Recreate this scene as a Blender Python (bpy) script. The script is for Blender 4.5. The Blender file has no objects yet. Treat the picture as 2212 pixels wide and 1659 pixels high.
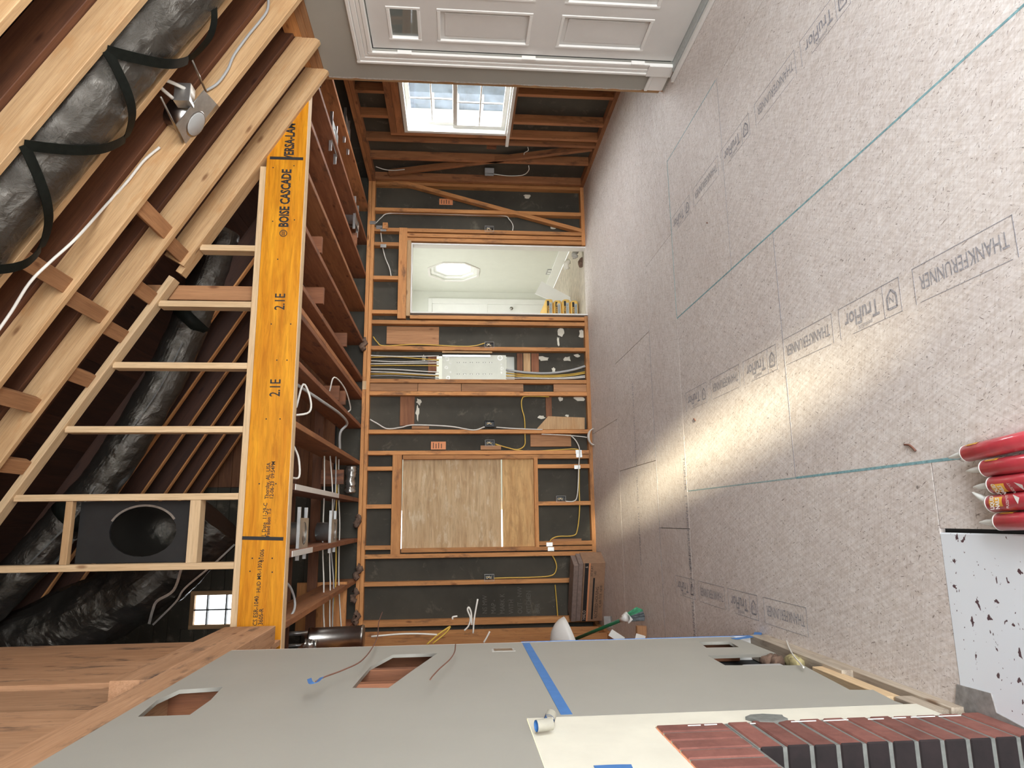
import bpy, bmesh, math, random
from mathutils import Vector, Matrix
random.seed(7)
SC = bpy.context.scene
COL = SC.collection
V = Vector

# ------------------------------------------------------------------ camera (phone held sideways: image right = down)
FPX, YAW, PITCH, ROLL, EYE = 1464.28, 0.1975, 0.0843, 0.0047, 1.4674
_cy, _sy, _cp, _sp = math.cos(YAW), math.sin(YAW), math.cos(PITCH), math.sin(PITCH)
FWD = V((_sy*_cp, _cy*_cp, -_sp)); _r = V((_cy, -_sy, 0)); _u = _r.cross(FWD)
RGT = math.cos(ROLL)*_r + math.sin(ROLL)*_u; UPV = -math.sin(ROLL)*_r + math.cos(ROLL)*_u
IU, IV = -UPV, -RGT            # directions of image u (right) and v (down)
cam = bpy.data.cameras.new('camera'); camo = bpy.data.objects.new('camera', cam); COL.objects.link(camo)
cam.sensor_fit = 'HORIZONTAL'; cam.sensor_width = 36.0; cam.lens = 36.0*FPX/2212.0; cam.clip_start = 0.05
M = Matrix.Identity(4)
for i, a in enumerate((IU, -IV, -FWD)):
    for k in range(3): M[k][i] = a[k]
M[2][3] = EYE
camo.matrix_world = M
SC.camera = camo
def H(u, v, X=None, Y=None, Z=None):
    """point of the place seen at photo pixel (u, v) on the plane X=, Y= or Z="""
    d = FWD + (u-1106.0)/FPX*IU + (v-829.5)/FPX*IV
    ax, val = (0, X) if X is not None else (1, Y) if Y is not None else (2, Z)
    o = (0, 0, EYE)
    t = (val-o[ax])/d[ax]
    return V((d.x*t, d.y*t, EYE+d.z*t))

# ------------------------------------------------------------------ world, lights, exposure
SC.view_settings.view_transform = 'Standard'; SC.view_settings.look = 'None'
SC.view_settings.gamma = 1.0; SC.view_settings.use_curve_mapping = False
SC.view_settings.exposure = 0.43
W = bpy.data.worlds.new('sky'); SC.world = W; W.use_nodes = True
W.node_tree.nodes['Background'].inputs[0].default_value = (0.93, 0.97, 1.0, 1)
W.node_tree.nodes['Background'].inputs[1].default_value = 4.0
def area(name, loc, aim, sx, sy, power, col):
    l = bpy.data.lights.new(name, 'AREA'); l.shape = 'RECTANGLE'; l.size = sx; l.size_y = sy; l.energy = power; l.color = col
    o = bpy.data.objects.new(name, l); COL.objects.link(o); o.location = loc
    o.rotation_euler = (V(aim)-V(loc)).to_track_quat('-Z', 'Y').to_euler(); return o
area('fill_behind_viewer', (1.15, -2.2, 1.0), (1.0, 4.0, 1.25), 3.2, 1.8, 195, (0.95, 0.975, 1.0))  # added fill lamp behind the viewer; the wall there has no door
area('fill_near_right', (2.9, 0.6, 0.95), (0.2, 2.9, 0.0), 2.2, 1.5, 78, (0.86, 0.93, 1.0))  # unseen lamp before solid drywall, added for cool light from the right
area('fill_near_left', (-0.5, -1.2, 1.6), (3.0, 2.0, 0.6), 1.4, 1.2, 45, (0.95, 0.97, 1.0))  # added fill lamp to brighten the right side; no window in this wall
area('daylight_next_room', (1.6, 8.6, 2.36), (1.6, 8.6, 0.0), 2.4, 1.8, 33, (1.0, 0.99, 0.97))
area('daylight_side_window', (3.86, 5.42, 1.45), (0.0, 5.3, 1.1), 1.3, 0.95, 42, (0.97, 0.98, 1.0))
sl = bpy.data.lights.new('sun', 'SUN'); sl.energy = 27.0; sl.angle = math.radians(3.0); sl.color = (1.0, 0.90, 0.64)
so = bpy.data.objects.new('sun', sl); COL.objects.link(so)
SUN = V((-0.155, 1.0, -0.135)).normalized()
so.rotation_euler = SUN.to_track_quat('-Z', 'Y').to_euler()

# ------------------------------------------------------------------ materials
def new_mat(name):
    m = bpy.data.materials.new(name); m.use_nodes = True
    nt = m.node_tree; return m, nt, nt.nodes['Principled BSDF']
def nd(nt, t, **k):
    n = nt.nodes.new(t)
    for a, b in k.items():
        if a in n.inputs: n.inputs[a].default_value = b
        else: setattr(n, a, b)
    return n
def ramp(nt, stops, interp='LINEAR'):
    r = nt.nodes.new('ShaderNodeValToRGB'); e = r.color_ramp.elements; r.color_ramp.interpolation = interp
    while len(e) < len(stops): e.new(0.5)
    for i, (p, c) in enumerate(stops):
        e[i].position = p; e[i].color = tuple(c) + (1,) if len(c) == 3 else c
    return r
def mixc(nt, a, b, fac, mode='MIX'):
    n = nt.nodes.new('ShaderNodeMix'); n.data_type = 'RGBA'; n.blend_type = mode
    for s, x in ((0, fac), (6, a), (7, b)):
        if hasattr(x, 'links') or hasattr(x, 'is_linked'): nt.links.new(x, n.inputs[s])
        elif s == 0: n.inputs[0].default_value = x
        else: n.inputs[s].default_value = tuple(x) + (1,)
    return n.outputs[2]
def mapping(nt, scale, rot=(0, 0, 0), src='Object', rnd=True):
    t = nt.nodes.new('ShaderNodeTexCoord'); m = nt.nodes.new('ShaderNodeMapping')
    m.inputs['Scale'].default_value = scale; m.inputs['Rotation'].default_value = rot
    nt.links.new(t.outputs[src], m.inputs[0])
    if rnd:
        oi = nt.nodes.new('ShaderNodeObjectInfo'); mu = nt.nodes.new('ShaderNodeMath'); mu.operation = 'MULTIPLY'; mu.inputs[1].default_value = 37.0
        nt.links.new(oi.outputs['Random'], mu.inputs[0]); nt.links.new(mu.outputs[0], m.inputs['Location'])
    return m.outputs[0]
def noise(nt, vec, scale, detail=4, rough=.6, dist=0):
    n = nd(nt, 'ShaderNodeTexNoise', Scale=scale, Detail=detail, Roughness=rough, Distortion=dist)
    nt.links.new(vec, n.inputs['Vector']); return n.outputs['Fac']
def bump(nt, bs, h, s, d=.002):
    b = nd(nt, 'ShaderNodeBump', Strength=s, Distance=d); nt.links.new(h, b.inputs['Height']); nt.links.new(b.outputs[0], bs.inputs['Normal'])
def plain(name, col, rough=.6, metal=0.0, var=.12, nscale=8, bmp=0.0, coat=0.0):
    m, nt, bs = new_mat(name)
    v = mapping(nt, (1, 1, 1)); f = noise(nt, v, nscale, 5)
    lo = [c*(1-var) for c in col]; hi = [min(1, c*(1+var)) for c in col]
    r = ramp(nt, [(.3, lo), (.7, hi)]); nt.links.new(f, r.inputs[0]); nt.links.new(r.outputs[0], bs.inputs['Base Color'])
    bs.inputs['Roughness'].default_value = rough; bs.inputs['Metallic'].default_value = metal
    if coat: bs.inputs['Coat Weight'].default_value = coat
    if bmp: bump(nt, bs, f, bmp)
    return m
def wood(name, c1, c2, rough=.72, vary=.22, knots=True, stain=None, ring=9.0):
    m, nt, bs = new_mat(name)
    v = mapping(nt, (1.0, 11, 11)); g = noise(nt, v, 2.2, 5, .62, .5)
    r = ramp(nt, [(.28, c2), (.52, [(a+b)/2 for a, b in zip(c1, c2)]), (.72, c1)]); nt.links.new(g, r.inputs[0])
    v2 = mapping(nt, (2.2, ring*9, ring*9)); g2 = noise(nt, v2, 1.6, 4, .7, 1.2)
    r2 = ramp(nt, [(.36, (.62, .58, .54)), (.55, (1, 1, 1))]); nt.links.new(g2, r2.inputs[0])
    c = mixc(nt, r.outputs[0], r2.outputs[0], .55, 'MULTIPLY')
    if knots:
        kv = mapping(nt, (3.2, 9, 9)); vo = nd(nt, 'ShaderNodeTexVoronoi', Scale=1.0, Randomness=1.0); nt.links.new(kv, vo.inputs['Vector'])
        kr = ramp(nt, [(.05, (.30, .17, .09)), (.13, (1, 1, 1))]); nt.links.new(vo.outputs['Distance'], kr.inputs[0])
        c = mixc(nt, c, kr.outputs[0], .75, 'MULTIPLY')
    if stain:
        sv = mapping(nt, (2.5, 7, 7)); s = noise(nt, sv, 1.7, 5, .65); sr = ramp(nt, [(.55, (0, 0, 0)), (.72, (1, 1, 1))]); nt.links.new(s, sr.inputs[0])
        c = mixc(nt, c, stain, sr.outputs[0])
    oi = nt.nodes.new('ShaderNodeObjectInfo'); mr = nd(nt, 'ShaderNodeMapRange'); mr.inputs[3].default_value = 1-vary; mr.inputs[4].default_value = 1+vary*.6
    nt.links.new(oi.outputs['Random'], mr.inputs[0])
    hs = nt.nodes.new('ShaderNodeHueSaturation'); nt.links.new(mr.outputs[0], hs.inputs['Value']); nt.links.new(c, hs.inputs['Color'])
    nt.links.new(hs.outputs[0], bs.inputs['Base Color']); bs.inputs['Roughness'].default_value = rough
    bump(nt, bs, g2, .25, .002)
    return m
MT = {}
MT['pine'] = wood('new_pine', (.66, .44, .235), (.50, .295, .135), vary=.16, stain=(.50, .27, .11))
MT['pine_pale'] = wood('pale_pine', (.80, .60, .37), (.68, .46, .25), vary=.1)
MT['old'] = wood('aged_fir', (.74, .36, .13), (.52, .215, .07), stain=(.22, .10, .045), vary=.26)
MT['old_red'] = wood('aged_red_fir', (.36, .145, .065), (.22, .08, .036), stain=(.10, .045, .028), vary=.26)
MT['mid'] = wood('red_brown_fir', (.52, .225, .09), (.33, .13, .052), stain=(.16, .07, .035), vary=.24)
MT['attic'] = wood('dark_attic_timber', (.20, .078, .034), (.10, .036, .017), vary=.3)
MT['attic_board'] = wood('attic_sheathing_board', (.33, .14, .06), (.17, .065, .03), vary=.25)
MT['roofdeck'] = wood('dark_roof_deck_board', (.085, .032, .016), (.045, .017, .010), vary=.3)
MT['header'] = wood('brown_timber', (.60, .35, .20), (.44, .235, .12), stain=(.09, .055, .04), vary=.22)
MT['lvl'] = wood('amber_laminated_veneer', (.82, .37, .018), (.56, .19, .006), rough=.5, vary=0, knots=False, ring=3.0)
MT['lvl'].node_tree.nodes['Principled BSDF'].inputs['Specular IOR Level'].default_value = .25
MT['ply'] = wood('weathered_plywood', (.70, .52, .31), (.50, .32, .16), knots=False, stain=(.74, .62, .43), vary=.0, ring=2.2)
MT['ply2'] = wood('fresh_plywood', (.80, .52, .23), (.50, .26, .09), knots=False, vary=.0, ring=1.0)
MT['stub'] = wood('offcut_wood', (.50, .26, .12), (.36, .17, .075), vary=.2)
MT['drywall'] = plain('grey_green_wall_paint', (.355, .342, .298), .62, var=.035, nscale=3, bmp=.05)
MT['drywall_edge'] = plain('torn_drywall_edge', (.46, .44, .40), .9, var=.25, nscale=60, bmp=.5)
MT['plaster'] = plain('cream_plaster', (.72, .69, .58), .75, var=.06, nscale=6, bmp=.15)
MT['white'] = plain('white_gloss_paint', (.78, .76, .72), .38, var=.03, nscale=6)
MT['doorpaint'] = plain('door_white_paint', (.66, .635, .60), .42, var=.03, nscale=6)
MT['bright'] = plain('bright_white_paint', (.85, .86, .82), .5, var=.02)
MT['roompaint'] = plain('pale_room_paint', (.74, .755, .68), .6, var=.02)
MT['galv'] = plain('galvanised_steel', (.56, .57, .56), .36, metal=.9, var=.18, nscale=14)
MT['steel'] = plain('dull_steel', (.42, .40, .37), .3, metal=1.0, var=.2, nscale=10)
MT['panelmetal'] = plain('panel_back_metal', (.50, .50, .42), .42, metal=.3, var=.05)
MT['cable_w'] = plain('white_cable_jacket', (.78, .75, .68), .45, var=.05)
MT['cable_y'] = plain('yellow_cable_jacket', (.72, .47, .08), .45, var=.08)
MT['cable_g'] = plain('grey_cable_jacket', (.42, .42, .41), .5, var=.06)
MT['wire_r'] = plain('rusty_wire', (.17, .07, .045), .6, var=.2)
MT['black'] = plain('black_plastic', (.018, .018, .018), .45, var=.2)
MT['strap'] = plain('black_strap', (.009, .010, .008), .55, var=.2, nscale=40)
MT['strap'].node_tree.nodes['Principled BSDF'].inputs['Specular IOR Level'].default_value = .08
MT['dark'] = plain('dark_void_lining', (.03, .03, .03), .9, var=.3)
MT['tape'] = plain('blue_masking_tape', (.055, .19, .48), .55, var=.08, nscale=20)
MT['tapeback'] = plain('tape_inner_core', (.36, .34, .28), .8, var=.15, nscale=20)
MT['card'] = plain('corrugated_cardboard', (.34, .20, .12), .8, var=.12, nscale=20)
MT['card2'] = plain('grey_cardboard_edge', (.25, .185, .155), .85, var=.18, nscale=30)
MT['ink'] = plain('black_print_ink', (.02, .018, .018), .7, var=.2, nscale=60)
MT['inkfaint'] = plain('faint_grey_print', (.34, .33, .35), .85, var=.4, nscale=120)
MT['inkpale'] = plain('pale_print', (.62, .48, .38), .8, var=.1)
MT['orange'] = plain('orange_sticker', (.80, .32, .14), .7, var=.05)
MT['green'] = plain('green_lacquer', (.012, .10, .04), .35, var=.15)
MT['bristle'] = plain('grey_bristle', (.13, .15, .16), .8, var=.5, nscale=40)
MT['bristleg'] = plain('green_bristle', (.06, .30, .15), .8, var=.4, nscale=40)
MT['red'] = plain('red_cartridge_label', (.55, .055, .075), .28, var=.15, nscale=18, coat=.5)
MT['yellow'] = plain('yellow_label', (.75, .40, .06), .4, var=.1)
MT['nozzle'] = plain('translucent_white_plastic', (.84, .86, .82), .35, var=.03)
MT['bag'] = plain('yellow_paper_bag', (.82, .53, .14), .6, var=.07, nscale=14)
MT['baggrey'] = plain('grey_bag_print', (.42, .44, .42), .6, var=.1, nscale=50)
MT['teal'] = plain('teal_edge_seal', (.22, .40, .43), .85, var=.35, nscale=60)
MT['tealpale'] = plain('pale_teal_edge_seal', (.34, .46, .46), .85, var=.25, nscale=90)
MT['concrete'] = plain('rough_mortar', (.27, .255, .24), .92, var=.25, nscale=40, bmp=.8)
MT['mortar'] = plain('grey_mortar', (.17, .175, .16), .9, var=.2, nscale=50, bmp=.6)
MT['chalk'] = plain('faint_chalk_writing', (.13, .125, .105), .9, var=.3, nscale=90)
MT['dusty'] = plain('dusty_subfloor', (.55, .49, .40), .85, var=.2, nscale=12)
MT['weather'] = wood('weathered_grey_timber', (.56, .48, .38), (.40, .32, .24), stain=(.24, .19, .15), vary=.1)
MT['sky_ext'] = plain('neighbour_siding', (.72, .70, .66), .8, var=.05)
MT['roof_ext'] = plain('neighbour_glazing', (.085, .11, .14), .5, var=.5, nscale=4)
MT['insul'] = plain('dirty_insulation_tuft', (.16, .10, .07), .95, var=.5, nscale=50, bmp=1)
MT['insuly'] = plain('yellow_insulation', (.42, .36, .18), .95, var=.3, nscale=40, bmp=1)
MT['teflon'] = plain('silver_foil_tape', (.62, .62, .58), .28, metal=.85, var=.2, nscale=30, bmp=.6)
def osb():
    m, nt, bs = new_mat('oriented_strand_board')
    base = noise(nt, mapping(nt, (1, 1, 1), rnd=False), 1.6, 3)
    r = ramp(nt, [(.3, (.78, .725, .695)), (.7, (.87, .825, .795))]); nt.links.new(base, r.inputs[0]); c = r.outputs[0]
    def strand(rot, l, w, dist=.5, det=3):      # noise stretched along one direction: turn first, then scale
        v = mapping(nt, (l, w, 1), (0, 0, rot)); v.node.vector_type = 'TEXTURE'; return noise(nt, v, 1.0, det, .6, dist)
    for rot, l, w, lo, hi, colr, f in ((.35, .09, .010, .40, .60, (.80, .76, .72), .6), (-.5, .08, .011, .40, .60, (.82, .79, .77), .6), (1.35, .07, .010, .38, .56, (.84, .80, .76), .55), (.05, .10, .009, .58, .66, (1.10, 1.09, 1.07), .6)):
        rr = ramp(nt, [(lo, colr if colr[0] < 1 else (1, 1, 1)), (hi, (1, 1, 1) if colr[0] < 1 else colr)]); nt.links.new(strand(rot, l, w), rr.inputs[0]); c = mixc(nt, c, rr.outputs[0], f, 'MULTIPLY')
    n = None
    for rot, l, w, t in ((.3, .030, .0065, .335), (-.45, .026, .006, .33), (1.5, .022, .006, .32), (.9, .028, .006, .325)):
        n = strand(rot, l, w, .3, 2); rr = ramp(nt, [(t-.04, (.33, .28, .25)), (t, (1, 1, 1))]); nt.links.new(n, rr.inputs[0]); c = mixc(nt, c, rr.outputs[0], .85, 'MULTIPLY')
    vo = nd(nt, 'ShaderNodeTexVoronoi', Scale=5.0); nt.links.new(mapping(nt, (1, 1, 1)), vo.inputs['Vector'])
    rr = ramp(nt, [(.022, (.12, .08, .06)), (.035, (1, 1, 1))]); nt.links.new(vo.outputs['Distance'], rr.inputs[0]); c = mixc(nt, c, rr.outputs[0], .7, 'MULTIPLY')
    nt.links.new(c, bs.inputs['Base Color']); bs.inputs['Roughness'].default_value = .62
    bump(nt, bs, n, .07, .002); return m
MT['osb'] = osb()
def sheath():
    m, nt, bs = new_mat('black_sheathing_board')
    v = mapping(nt, (1, 1, 1), rnd=False); f = noise(nt, v, 1.3, 4)
    r = ramp(nt, [(.35, (.042, .038, .028)), (.65, (.078, .070, .052))]); nt.links.new(f, r.inputs[0]); c = r.outputs[0]
    n = noise(nt, v, 5.0, 8, .75, .4); rr = ramp(nt, [(.57, (0, 0, 0)), (.80, (.6, .6, .6))]); nt.links.new(n, rr.inputs[0]); c = mixc(nt, c, (.30, .27, .20), rr.outputs[0])
    n = noise(nt, v, 22.0, 6, .7, .4); rr = ramp(nt, [(.68, (0, 0, 0)), (.74, (.6, .6, .6))]); nt.links.new(n, rr.inputs[0]); c = mixc(nt, c, (.36, .34, .29), rr.outputs[0])
    nt.links.new(c, bs.inputs['Base Color']); bs.inputs['Roughness'].default_value = .8; return m
MT['sheath'] = sheath()
def foil():
    m, nt, bs = new_mat('black_foil_jacket')
    v = mapping(nt, (1, 1, 1)); w = noise(nt, v, 9.0, 8, .7, 1.6)
    bs.inputs['Base Color'].default_value = (.095, .087, .075, 1); bs.inputs['Metallic'].default_value = .8; bs.inputs['Roughness'].default_value = .2
    bump(nt, bs, w, .55, .02); return m
MT['foil'] = foil()
def brickm():
    m, nt, bs = new_mat('red_brick')
    v = mapping(nt, (1, 1, 1)); f = noise(nt, v, 14, 6, .7); r = ramp(nt, [(.3, (.15, .052, .040)), (.7, (.26, .098, .075))]); nt.links.new(f, r.inputs[0])
    oi = nt.nodes.new('ShaderNodeObjectInfo'); mr = nd(nt, 'ShaderNodeMapRange'); mr.inputs[3].default_value = .75; mr.inputs[4].default_value = 1.15; nt.links.new(oi.outputs['Random'], mr.inputs[0])
    hs = nt.nodes.new('ShaderNodeHueSaturation'); nt.links.new(mr.outputs[0], hs.inputs['Value']); nt.links.new(r.outputs[0], hs.inputs['Color']); nt.links.new(hs.outputs[0], bs.inputs['Base Color'])
    bs.inputs['Roughness'].default_value = .85; bump(nt, bs, f, .6, .004); return m
MT['brick'] = brickm()
MT['brick_soot'] = plain('sooty_brick', (.014, .008, .008), .85, var=.45, nscale=16, bmp=.6)
def chipped():
    m, nt, bs = new_mat('chipped_white_floor_paint')
    v = mapping(nt, (1, 1, 1)); n = noise(nt, mapping(nt, (1, .75, 1), (0, 0, .6)), 34, 4, .55, .3); r = ramp(nt, [(.635, (.84, .89, .94)), (.642, (.10, .055, .065))]); nt.links.new(n, r.inputs[0])
    n2 = noise(nt, v, 70, 3, .5); r2 = ramp(nt, [(.71, (1, 1, 1)), (.73, (.25, .2, .2))]); nt.links.new(n2, r2.inputs[0])
    nt.links.new(mixc(nt, r.outputs[0], r2.outputs[0], 1.0, 'MULTIPLY'), bs.inputs['Base Color']); bs.inputs['Roughness'].default_value = .45; return m
MT['chipped'] = chipped()
def glass():
    m, nt, bs = new_mat('clear_window_glass')
    tr = nd(nt, 'ShaderNodeBsdfTransparent'); gl = nd(nt, 'ShaderNodeBsdfGlossy', Roughness=.03); mx = nd(nt, 'ShaderNodeMixShader', Fac=.07)
    nt.links.new(tr.outputs[0], mx.inputs[1]); nt.links.new(gl.outputs[0], mx.inputs[2]); nt.links.new(mx.outputs[0], nt.nodes['Material Output'].inputs[0]); return m
MT['glass'] = glass()

# ------------------------------------------------------------------ mesh helpers
WM = {}
def link(name, me, mw, mat, parent=None):
    o = bpy.data.objects.new(name, me); COL.objects.link(o)
    if mat is not None:
        for x in (mat if isinstance(mat, (list, tuple)) else [mat]): me.materials.append(MT[x] if isinstance(x, str) else x)
    WM[o.name] = mw
    if parent is not None:
        o.parent = parent; o.matrix_basis = WM[parent.name].inverted() @ mw
    else: o.matrix_basis = mw
    return o
def tag(o, label=None, cat=None, group=None, kind=None):
    for k, x in (('label', label), ('category', cat), ('group', group), ('kind', kind)):
        if x: o[k] = x
    return o
def thing(name, loc, label=None, cat=None, group=None, kind=None):
    o = bpy.data.objects.new(name, None); COL.objects.link(o); m = Matrix.Translation(V(loc)); o.matrix_basis = m; WM[o.name] = m
    o.empty_display_size = .05
    return tag(o, label, cat, group, kind)
def struct(name, label=None, loc=(0, 0, 0)): return thing(name, loc, label, None, None, 'structure')
def frame(p0, p1, n):
    x = (p1-p0).normalized(); z = V(n) - x*V(n).dot(x); z.normalize(); y = z.cross(x)
    m = Matrix.Identity(4)
    for i, a in enumerate((x, y, z)):
        for k in range(3): m[k][i] = a[k]
    c = (p0+p1)/2
    for k in range(3): m[k][3] = c[k]
    return m
def prism_mesh(L, prof, name='board'):
    n = len(prof); vs = [(-L/2, y, z) for y, z in prof] + [(L/2, y, z) for y, z in prof]
    fs = [tuple(reversed(range(n))), tuple(range(n, 2*n))] + [(i, (i+1) % n, n+(i+1) % n, n+i) for i in range(n)]
    me = bpy.data.meshes.new(name); me.from_pydata(vs, [], [tuple(reversed(f)) for f in fs]); me.validate(); 
    bm = bmesh.new(); bm.from_mesh(me); bmesh.ops.recalc_face_normals(bm, faces=bm.faces); bm.to_mesh(me); bm.free()
    return me
def board(name, p0, p1, w, h, n, mat, parent=None, ch=.0025):
    p0, p1 = V(p0), V(p1); a, b = w/2, h/2; c = min(ch, a*.4, b*.4)
    prof = [(-a+c, -b), (a-c, -b), (a, -b+c), (a, b-c), (a-c, b), (-a+c, b), (-a, b-c), (-a, -b+c)]
    return link(name, prism_mesh((p1-p0).length, prof, name), frame(p0, p1, n), mat, parent)
def box(name, x, y, z, mat, parent=None, ch=.002):
    d = [abs(x[1]-x[0]), abs(y[1]-y[0]), abs(z[1]-z[0])]; c = V(((x[0]+x[1])/2, (y[0]+y[1])/2, (z[0]+z[1])/2)); k = d.index(max(d))
    e = V((0, 0, 0)); e[k] = d[k]/2
    if k == 0: return board(name, c-e, c+e, d[1], d[2], (0, 0, 1), mat, parent, ch)
    if k == 1: return board(name, c-e, c+e, d[0], d[2], (0, 0, 1), mat, parent, ch)
    return board(name, c-e, c+e, d[0], d[1], (0, 1, 0), mat, parent, ch)
def mesh_bm(name, bm, mat, parent=None, mw=None, smooth=False):
    bmesh.ops.recalc_face_normals(bm, faces=bm.faces)
    me = bpy.data.meshes.new(name); bm.to_mesh(me); bm.free()
    if smooth:
        for p in me.polygons: p.use_smooth = True
    return link(name, me, mw or Matrix.Identity(4), mat, parent)
def smooth_path(pts, k=6):
    pts = [V(p) for p in pts]
    if len(pts) < 3: return pts
    q = [pts[0]*2-pts[1]] + pts + [pts[-1]*2-pts[-2]]; out = []
    for i in range(1, len(q)-2):
        a, b, c, d = q[i-1:i+3]
        for j in range(k):
            t = j/k; out.append(.5*((2*b)+(c-a)*t+(2*a-5*b+4*c-d)*t*t+(3*b-a-3*c+d)*t**3))
    return out + [pts[-1]]
def tube_bm(bm, pts, r, seg=6, caps=True):
    pts = [V(p) for p in pts]; rings = []; up = None
    for i, p in enumerate(pts):
        t = (pts[min(i+1, len(pts)-1)]-pts[max(i-1, 0)]).normalized()
        if up is None: up = V((0, 0, 1)) if abs(t.z) < .9 else V((1, 0, 0))
        up = (up - t*up.dot(t)).normalized(); s = t.cross(up); rr = r[i] if isinstance(r, (list, tuple)) else r
        rings.append([bm.verts.new(p+(up*math.cos(2*math.pi*k/seg)+s*math.sin(2*math.pi*k/seg))*rr) for k in range(seg)])
    for a, b in zip(rings, rings[1:]):
        for k in range(seg): bm.faces.new((a[k], a[(k+1) % seg], b[(k+1) % seg], b[k]))
    if caps:
        for g in (rings[0], rings[-1]): bm.faces.new(g)
    return bm
def tube(name, pts, r, mat, parent=None, seg=6, k=5, smooth=True, caps=True):
    p = smooth_path(pts, k) if not isinstance(r, (list, tuple)) else [V(x) for x in pts]
    return mesh_bm(name, tube_bm(bmesh.new(), p, r, seg, caps), mat, parent, None, smooth)
def plate(name, outer, holes, t, O, ex, ey, mat, parent=None):
    """flat piece with holes: outline in the (ex, ey) plane at O, thickness t away along ex x ey"""
    cu = bpy.data.curves.new(name, 'CURVE'); cu.dimensions = '2D'; cu.fill_mode = 'BOTH'; cu.extrude = t/2
    for loop in [outer]+list(holes):
        s = cu.splines.new('POLY'); s.points.add(len(loop)-1); s.use_cyclic_u = True
        for q, (a, b) in zip(s.points, loop): q.co = (a, b, 0, 1)
    tmp = bpy.data.objects.new(name+'_c', cu); COL.objects.link(tmp)
    dg = bpy.context.evaluated_depsgraph_get(); me = bpy.data.meshes.new_from_object(tmp.evaluated_get(dg)); bpy.data.objects.remove(tmp); bpy.data.curves.remove(cu)
    ex, ey = V(ex), V(ey); ez = ex.cross(ey); m = Matrix.Identity(4)
    for i, a in enumerate((ex, ey, ez)):
        for k in range(3): m[k][i] = a[k]
    c = V(O)+ez*(t/2)
    for k in range(3): m[k][3] = c[k]
    me.materials.clear()
    return link(name, me, m, mat, parent)
def text(name, s, size, O, ex, ey, mat, parent=None, align='LEFT', sx=1.0, thick=0.0):
    """flat lettering: O origin, ex reading direction, ey letter-up direction"""
    cu = bpy.data.curves.new(name, 'FONT'); cu.body = s; cu.size = size; cu.align_x = align; cu.resolution_u = 2; cu.offset = thick
    tmp = bpy.data.objects.new(name+'_t', cu); COL.objects.link(tmp)
    dg = bpy.context.evaluated_depsgraph_get(); me = bpy.data.meshes.new_from_object(tmp.evaluated_get(dg)); bpy.data.objects.remove(tmp); bpy.data.curves.remove(cu)
    ex, ey = V(ex).normalized(), V(ey).normalized(); ez = ex.cross(ey); m = Matrix.Identity(4)
    for i, a in enumerate((ex*sx, ey, ez)):
        for k in range(3): m[k][i] = a[k]
    for k in range(3): m[k][3] = V(O)[k]
    me.materials.clear(); me.transform(Matrix.Diagonal((sx, 1, 1, 1)))
    for k in range(3): m[k][0] = ex[k]
    return link(name, me, m, mat, parent)
X3, Y3, Z3 = V((1, 0, 0)), V((0, 1, 0)), V((0, 0, 1))
#==STRUCTURE==
YB, YBM, XRN, XRF, XL = 7.127, 4.15, 2.968, 3.743, -0.55
S_ROOF = 0.59
def zroof(x): return 2.335 + S_ROOF*(2.93-x)
SD = V((-1, 0, S_ROOF)).normalized(); SN = V((S_ROOF, 0, 1)).normalized()

# ---- floor
floor = struct('floor', 'grey pink strand board subfloor laid in large panels')
G = .002
def panel(x0, x1, y0, y1): return box('floor_panel', (x0+G, x1-G), (y0+G, y1-G), (-.019, 0), 'osb', floor, .0015)
XA, XB_, XC = .160, 1.293, 2.43
panel(-1.06, XA, 1.986, 4.222); panel(-.045, XA, -.35, 1.985); panel(-.045, XA, -2.35, -.35)
for y0, y1 in ((2.834, 4.222), (.49, 2.834), (-2.35, .49)): panel(XA, XB_, y0, y1)
for y0, y1 in ((3.312, 4.222), (.97, 3.312), (-2.35, .97)): panel(XB_, XC, y0, y1)
for y0, y1 in ((2.1, 4.222), (-2.35, 2.1)): panel(XC, 3.1, y0, y1)
for x0, x1 in ((-1.06, -.073), (-.073, 1.898), (1.898, 3.75)): panel(x0, x1, 4.222, 4.86)
for x0, x1 in ((-1.06, .408), (.408, 1.385), (1.385, 3.75)): panel(x0, x1, 4.86, 5.98)
for x0, x1 in ((-1.06, .878), (.878, 3.2), (3.2, 3.75)): panel(x0, x1, 5.98, 7.23)
box('floor_joist_deck', (-1.3, 4.0), (-2.45, 7.24), (-.12, -.022), 'dark', floor)
for x, y0, y1, w, m in ((XB_, 1.3, 4.22, .008, 'teal'), (XA, 1.86, 2.83, .009, 'teal'), (XA, 2.83, 4.2, .006, 'tealpale'), (XC, 3.33, 4.22, .005, 'teal')):
    box('edge_seal_line', (x-w/2, x+w/2), (y0, y1), (-.002, .0006), m, floor, .0001)
for y, x0, x1, w, m in ((4.222, 1.3, 2.43, .010, 'tealpale'), (2.834, XA, XB_, .005, 'inkfaint'), (3.312, XB_, XC, .003, 'inkfaint'), (4.86, -.9, 1.4, .006, 'inkfaint')):
    box('edge_seal_line', (x0, x1), (y-w/2, y+w/2), (-.002, .0006), m, floor, .0001)
def fl_text(s, x, y, size, sx=1.0, m='inkfaint', th=0): text('printed_lettering', s, size, (x, y, .0009), (0, 1, 0), (-1, 0, 0), m, floor, 'LEFT', sx, th)
def fl_line(x0, y0, x1, y1, w=.003): 
    box('printed_rule', (min(x0, x1)-w/2, max(x0, x1)+w/2), (min(y0, y1)-w/2, max(y0, y1)+w/2), (.0002, .0007), 'inkfaint', floor, .0001)
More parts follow.
